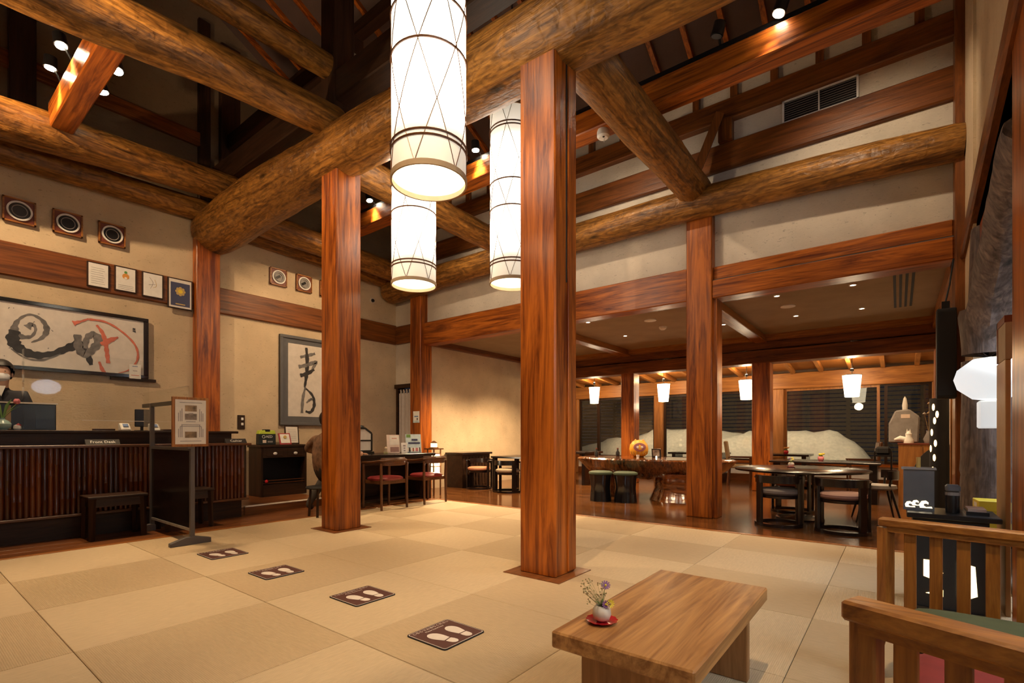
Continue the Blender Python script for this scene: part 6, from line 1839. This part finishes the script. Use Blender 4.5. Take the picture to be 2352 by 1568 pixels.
for k in range(26):
    a = rr.uniform(0, 2 * PI); q = rr.uniform(0.01, 0.055); h = rr.uniform(0.075, 0.135)
    x, y = -0.016 + q * math.cos(a) - 0.014, -0.004 + q * math.sin(a) - 0.012
    MB().tube([(0.0, 0.0, 0.05), (x * 0.5, y * 0.5, h * 0.75), (x, y, h)], 0.0006, 3).build('dried_stem', 'wheat', t)
    for m in range(3):
        MB().lathe([(0.0001, 0), (0.003, 0.002), (0.0022, 0.0045), (0.0001, 0.006)], c=(x + rr.uniform(-.008, .008), y + rr.uniform(-.008, .008), h + rr.uniform(-.012, .008)), n=5).build('dried_bud', 'wheat' if m else 'tan', t)
def daisy(c, r, m, nrm):
    rot = Vector(nrm).to_track_quat('Z', 'Y').to_matrix().to_4x4()
    M = Matrix.Translation(c) @ rot
    for k in range(11):
        a = 2 * PI * k / 11
        p = MB().obox((r * 0.6 * math.cos(a), r * 0.6 * math.sin(a), 0.0), (r * 0.8, r * 0.28, 0.001), (0, -0.2, a)).build('petal', m, t)
        p.matrix_local = M
    p = MB().lathe([(r * 0.28, 0), (r * 0.2, 0.003), (0.0001, 0.004)], n=8).build('flower_eye', 'yellow' if m == 'purple' else 'gold', t)
    p.matrix_local = M
daisy((0.012, 0.006, 0.128), 0.017, 'purple', (0.5, -0.6, 0.7))
daisy((0.034, 0.0, 0.068), 0.015, 'yellow', (0.7, -0.6, 0.3))
daisy((0.022, -0.012, 0.066), 0.014, 'purple', (0.6, -0.9, 0.3))
for x, y, z in ((0.012, 0.006, 0.126), (0.032, 0.0, 0.066), (0.02, -0.01, 0.064)):
    MB().tube([(0, 0, 0.048), (x * 0.5, y * 0.5, z * 0.8), (x, y, z)], 0.0011, 5).build('stem', 'stemgreen', t)
for a in (0.4, 2.0, 3.6, 5.2):
    MB().tube([(0, 0, 0.05), (0.012 * math.cos(a), 0.012 * math.sin(a), 0.065), (0.026 * math.cos(a), 0.026 * math.sin(a), 0.07)], [0.002, 0.006, 0.001], 5, flat=0.3).build('leaf', 'leaf', t)
# slatted settee
t = thing('slatted_settee', 'slatted wooden settee in the foreground corner, facing the low table', 'settee', (0.25, 1.9, 0))
OX, OY = 0.25, 1.9
def P3(x, y, z): return (x - OX, y - OY, z)
def arm(x0, y0, x1, y1, zt, th, wd, name='arm_rail'):
    dx, dy = x1 - x0, y1 - y0
    Ln = math.hypot(dx, dy)
    ux, uy = dx / Ln, dy / Ln
    MB().bar(P3(x0, y0, zt - th / 2), P3(x1, y1, zt - th / 2), wd, th).build('arm_rail', 'chairX', t, bevel=0.006)
    MB().bar(P3(x0 + ux * 0.03, y0 + uy * 0.03, zt - th - 0.010), P3(x1, y1, zt - th - 0.010), wd * 0.72, 0.02).build('under_rail', 'chairX', t)
    MB().bar(P3(x0 + ux * 0.03, y0 + uy * 0.03, 0.30), P3(x1 - ux * 0.02, y1 - uy * 0.02, 0.30), wd * 0.6, 0.07).build('side_rail', 'chairX', t, bevel=0.003)
    k = 0
    s = 0.105
    while s < Ln - 0.06:
        cx, cy = x0 + ux * s, y0 + uy * s
        MB().bar(P3(cx, cy, 0.33), P3(cx, cy, zt - th - 0.015), 0.040, 0.014, up=(uy, -ux, 0)).build('slat', 'chairZ', t, bevel=0.002)
        s += 0.082
    return ux, uy
NX0, NY0, NX1, NY1 = -0.085, 1.295, 0.53, 1.045
FX0, FY0, FX1, FY1 = -0.064, 2.64, 0.56, 2.505
ux, uy = arm(NX0, NY0, NX1, NY1, 0.70, 0.042, 0.070)
MB().bar(P3(NX0 + ux * 0.035, NY0 + uy * 0.035, 0.0), P3(NX0 + ux * 0.035, NY0 + uy * 0.035, 0.66), 0.050, 0.045, up=(uy, -ux, 0)).build('leg', 'chairZ', t, bevel=0.004)
MB().bar(P3(NX1 - ux * 0.035, NY1 - uy * 0.035, 0.0), P3(NX1 - ux * 0.035, NY1 - uy * 0.035, 0.66), 0.050, 0.045, up=(uy, -ux, 0)).build('leg', 'chairZ', t, bevel=0.004)
ux, uy = arm(FX0, FY0, FX1, FY1, 0.70, 0.035, 0.060)
MB().tube([P3(FX0 + ux * 0.022 - 0.05, FY0, 0.0), P3(FX0 + ux * 0.022 - 0.05, FY0, 0.08), P3(FX0 + ux * 0.022, FY0 + uy * 0.022, 0.32), P3(FX0 + ux * 0.022, FY0 + uy * 0.022, 0.66)], 0.030, 4).build('leg', 'chairZ', t)
MB().bar(P3(FX1 - ux * 0.035, FY1 - uy * 0.035, 0.0), P3(FX1 - ux * 0.035, FY1 - uy * 0.035, 0.66), 0.044, 0.040, up=(uy, -ux, 0)).build('leg', 'chairZ', t, bevel=0.004)
MB().bar(P3(0.03, 1.30, 0.30), P3(0.03, 2.58, 0.30), 0.03, 0.08).build('front_rail', 'chairY', t, bevel=0.004)
MB().bar(P3(0.54, 1.10, 0.30), P3(0.56, 2.48, 0.30), 0.03, 0.08).build('back_rail', 'chairY', t, bevel=0.004)
MB().bar(P3(0.60, 1.08, 0.86), P3(0.64, 2.48, 0.86), 0.035, 0.06).build('back_rail', 'chairY', t, bevel=0.004)
for k in range(14):
    y = 1.14 + k * 0.1
    MB().bar(P3(0.555, y, 0.32), P3(0.615, y, 0.84), 0.014, 0.04, up=(0, 1, 0)).build('back_slat', 'chairZ', t)
MB().box(0.05 - OX, 0.53 - OX, 1.28 - OY, 2.56 - OY, 0.325, 0.34).build('seat_board', 'darkY', t)
def cushion(name, x0, x1, y0, y1, z0, z1, mat, label):
    o = thing(name, label, 'cushion', ((x0 + x1) / 2, (y0 + y1) / 2, z0))
    w, d, h = (x1 - x0) / 2, (y1 - y0) / 2, z1 - z0
    mb = MB()
    n = 14
    for side in (0, 1):
        for j in range(n + 1):
            for i in range(n + 1):
                u = -1 + 2 * i / n; v = -1 + 2 * j / n
                e = (1 - abs(u) ** 4) * (1 - abs(v) ** 4)
                r = 1 - 0.06 * (abs(u) ** 3 * abs(v) ** 3)
                z = h / 2 + (1 if side else -1) * (h / 2) * (e ** 0.35)
                mb.v.append((u * w * r, v * d * r, max(0.0, z)))
    q = (n + 1) * (n + 1)
    for j in range(n):
        for i in range(n):
            a = j * (n + 1) + i
            mb.f.append((a, a + n + 1, a + n + 2, a + 1)); mb.m.append(0)
            mb.f.append((a + q, a + q + 1, a + q + n + 2, a + q + n + 1)); mb.m.append(0)
    mb.build('cover', mat, o, smooth=True, auto=False)
    MB().tube([(w * math.cos(a) * (0.94), d * math.sin(a) * 0.0 + 0, h / 2) if False else (0.985 * w * math.copysign(abs(math.cos(a)) ** 0.22, math.cos(a)), 0.985 * d * math.copysign(abs(math.sin(a)) ** 0.22, math.sin(a)), h / 2) for a in [2 * PI * (k + 0.5) / 40 for k in range(40)]], 0.004, 5, closed=True).build('piping', mat, o)
cushion('seat_cushion', 0.02, 0.52, 1.33, 1.99, 0.34, 0.41, 'redcloth', 'dark red seat cushion on the settee, nearest the viewer')
cushion('seat_cushion', 0.02, 0.52, 2.00, 2.47, 0.34, 0.41, 'greencloth', 'olive green seat cushion on the settee, next to the black cabinet')
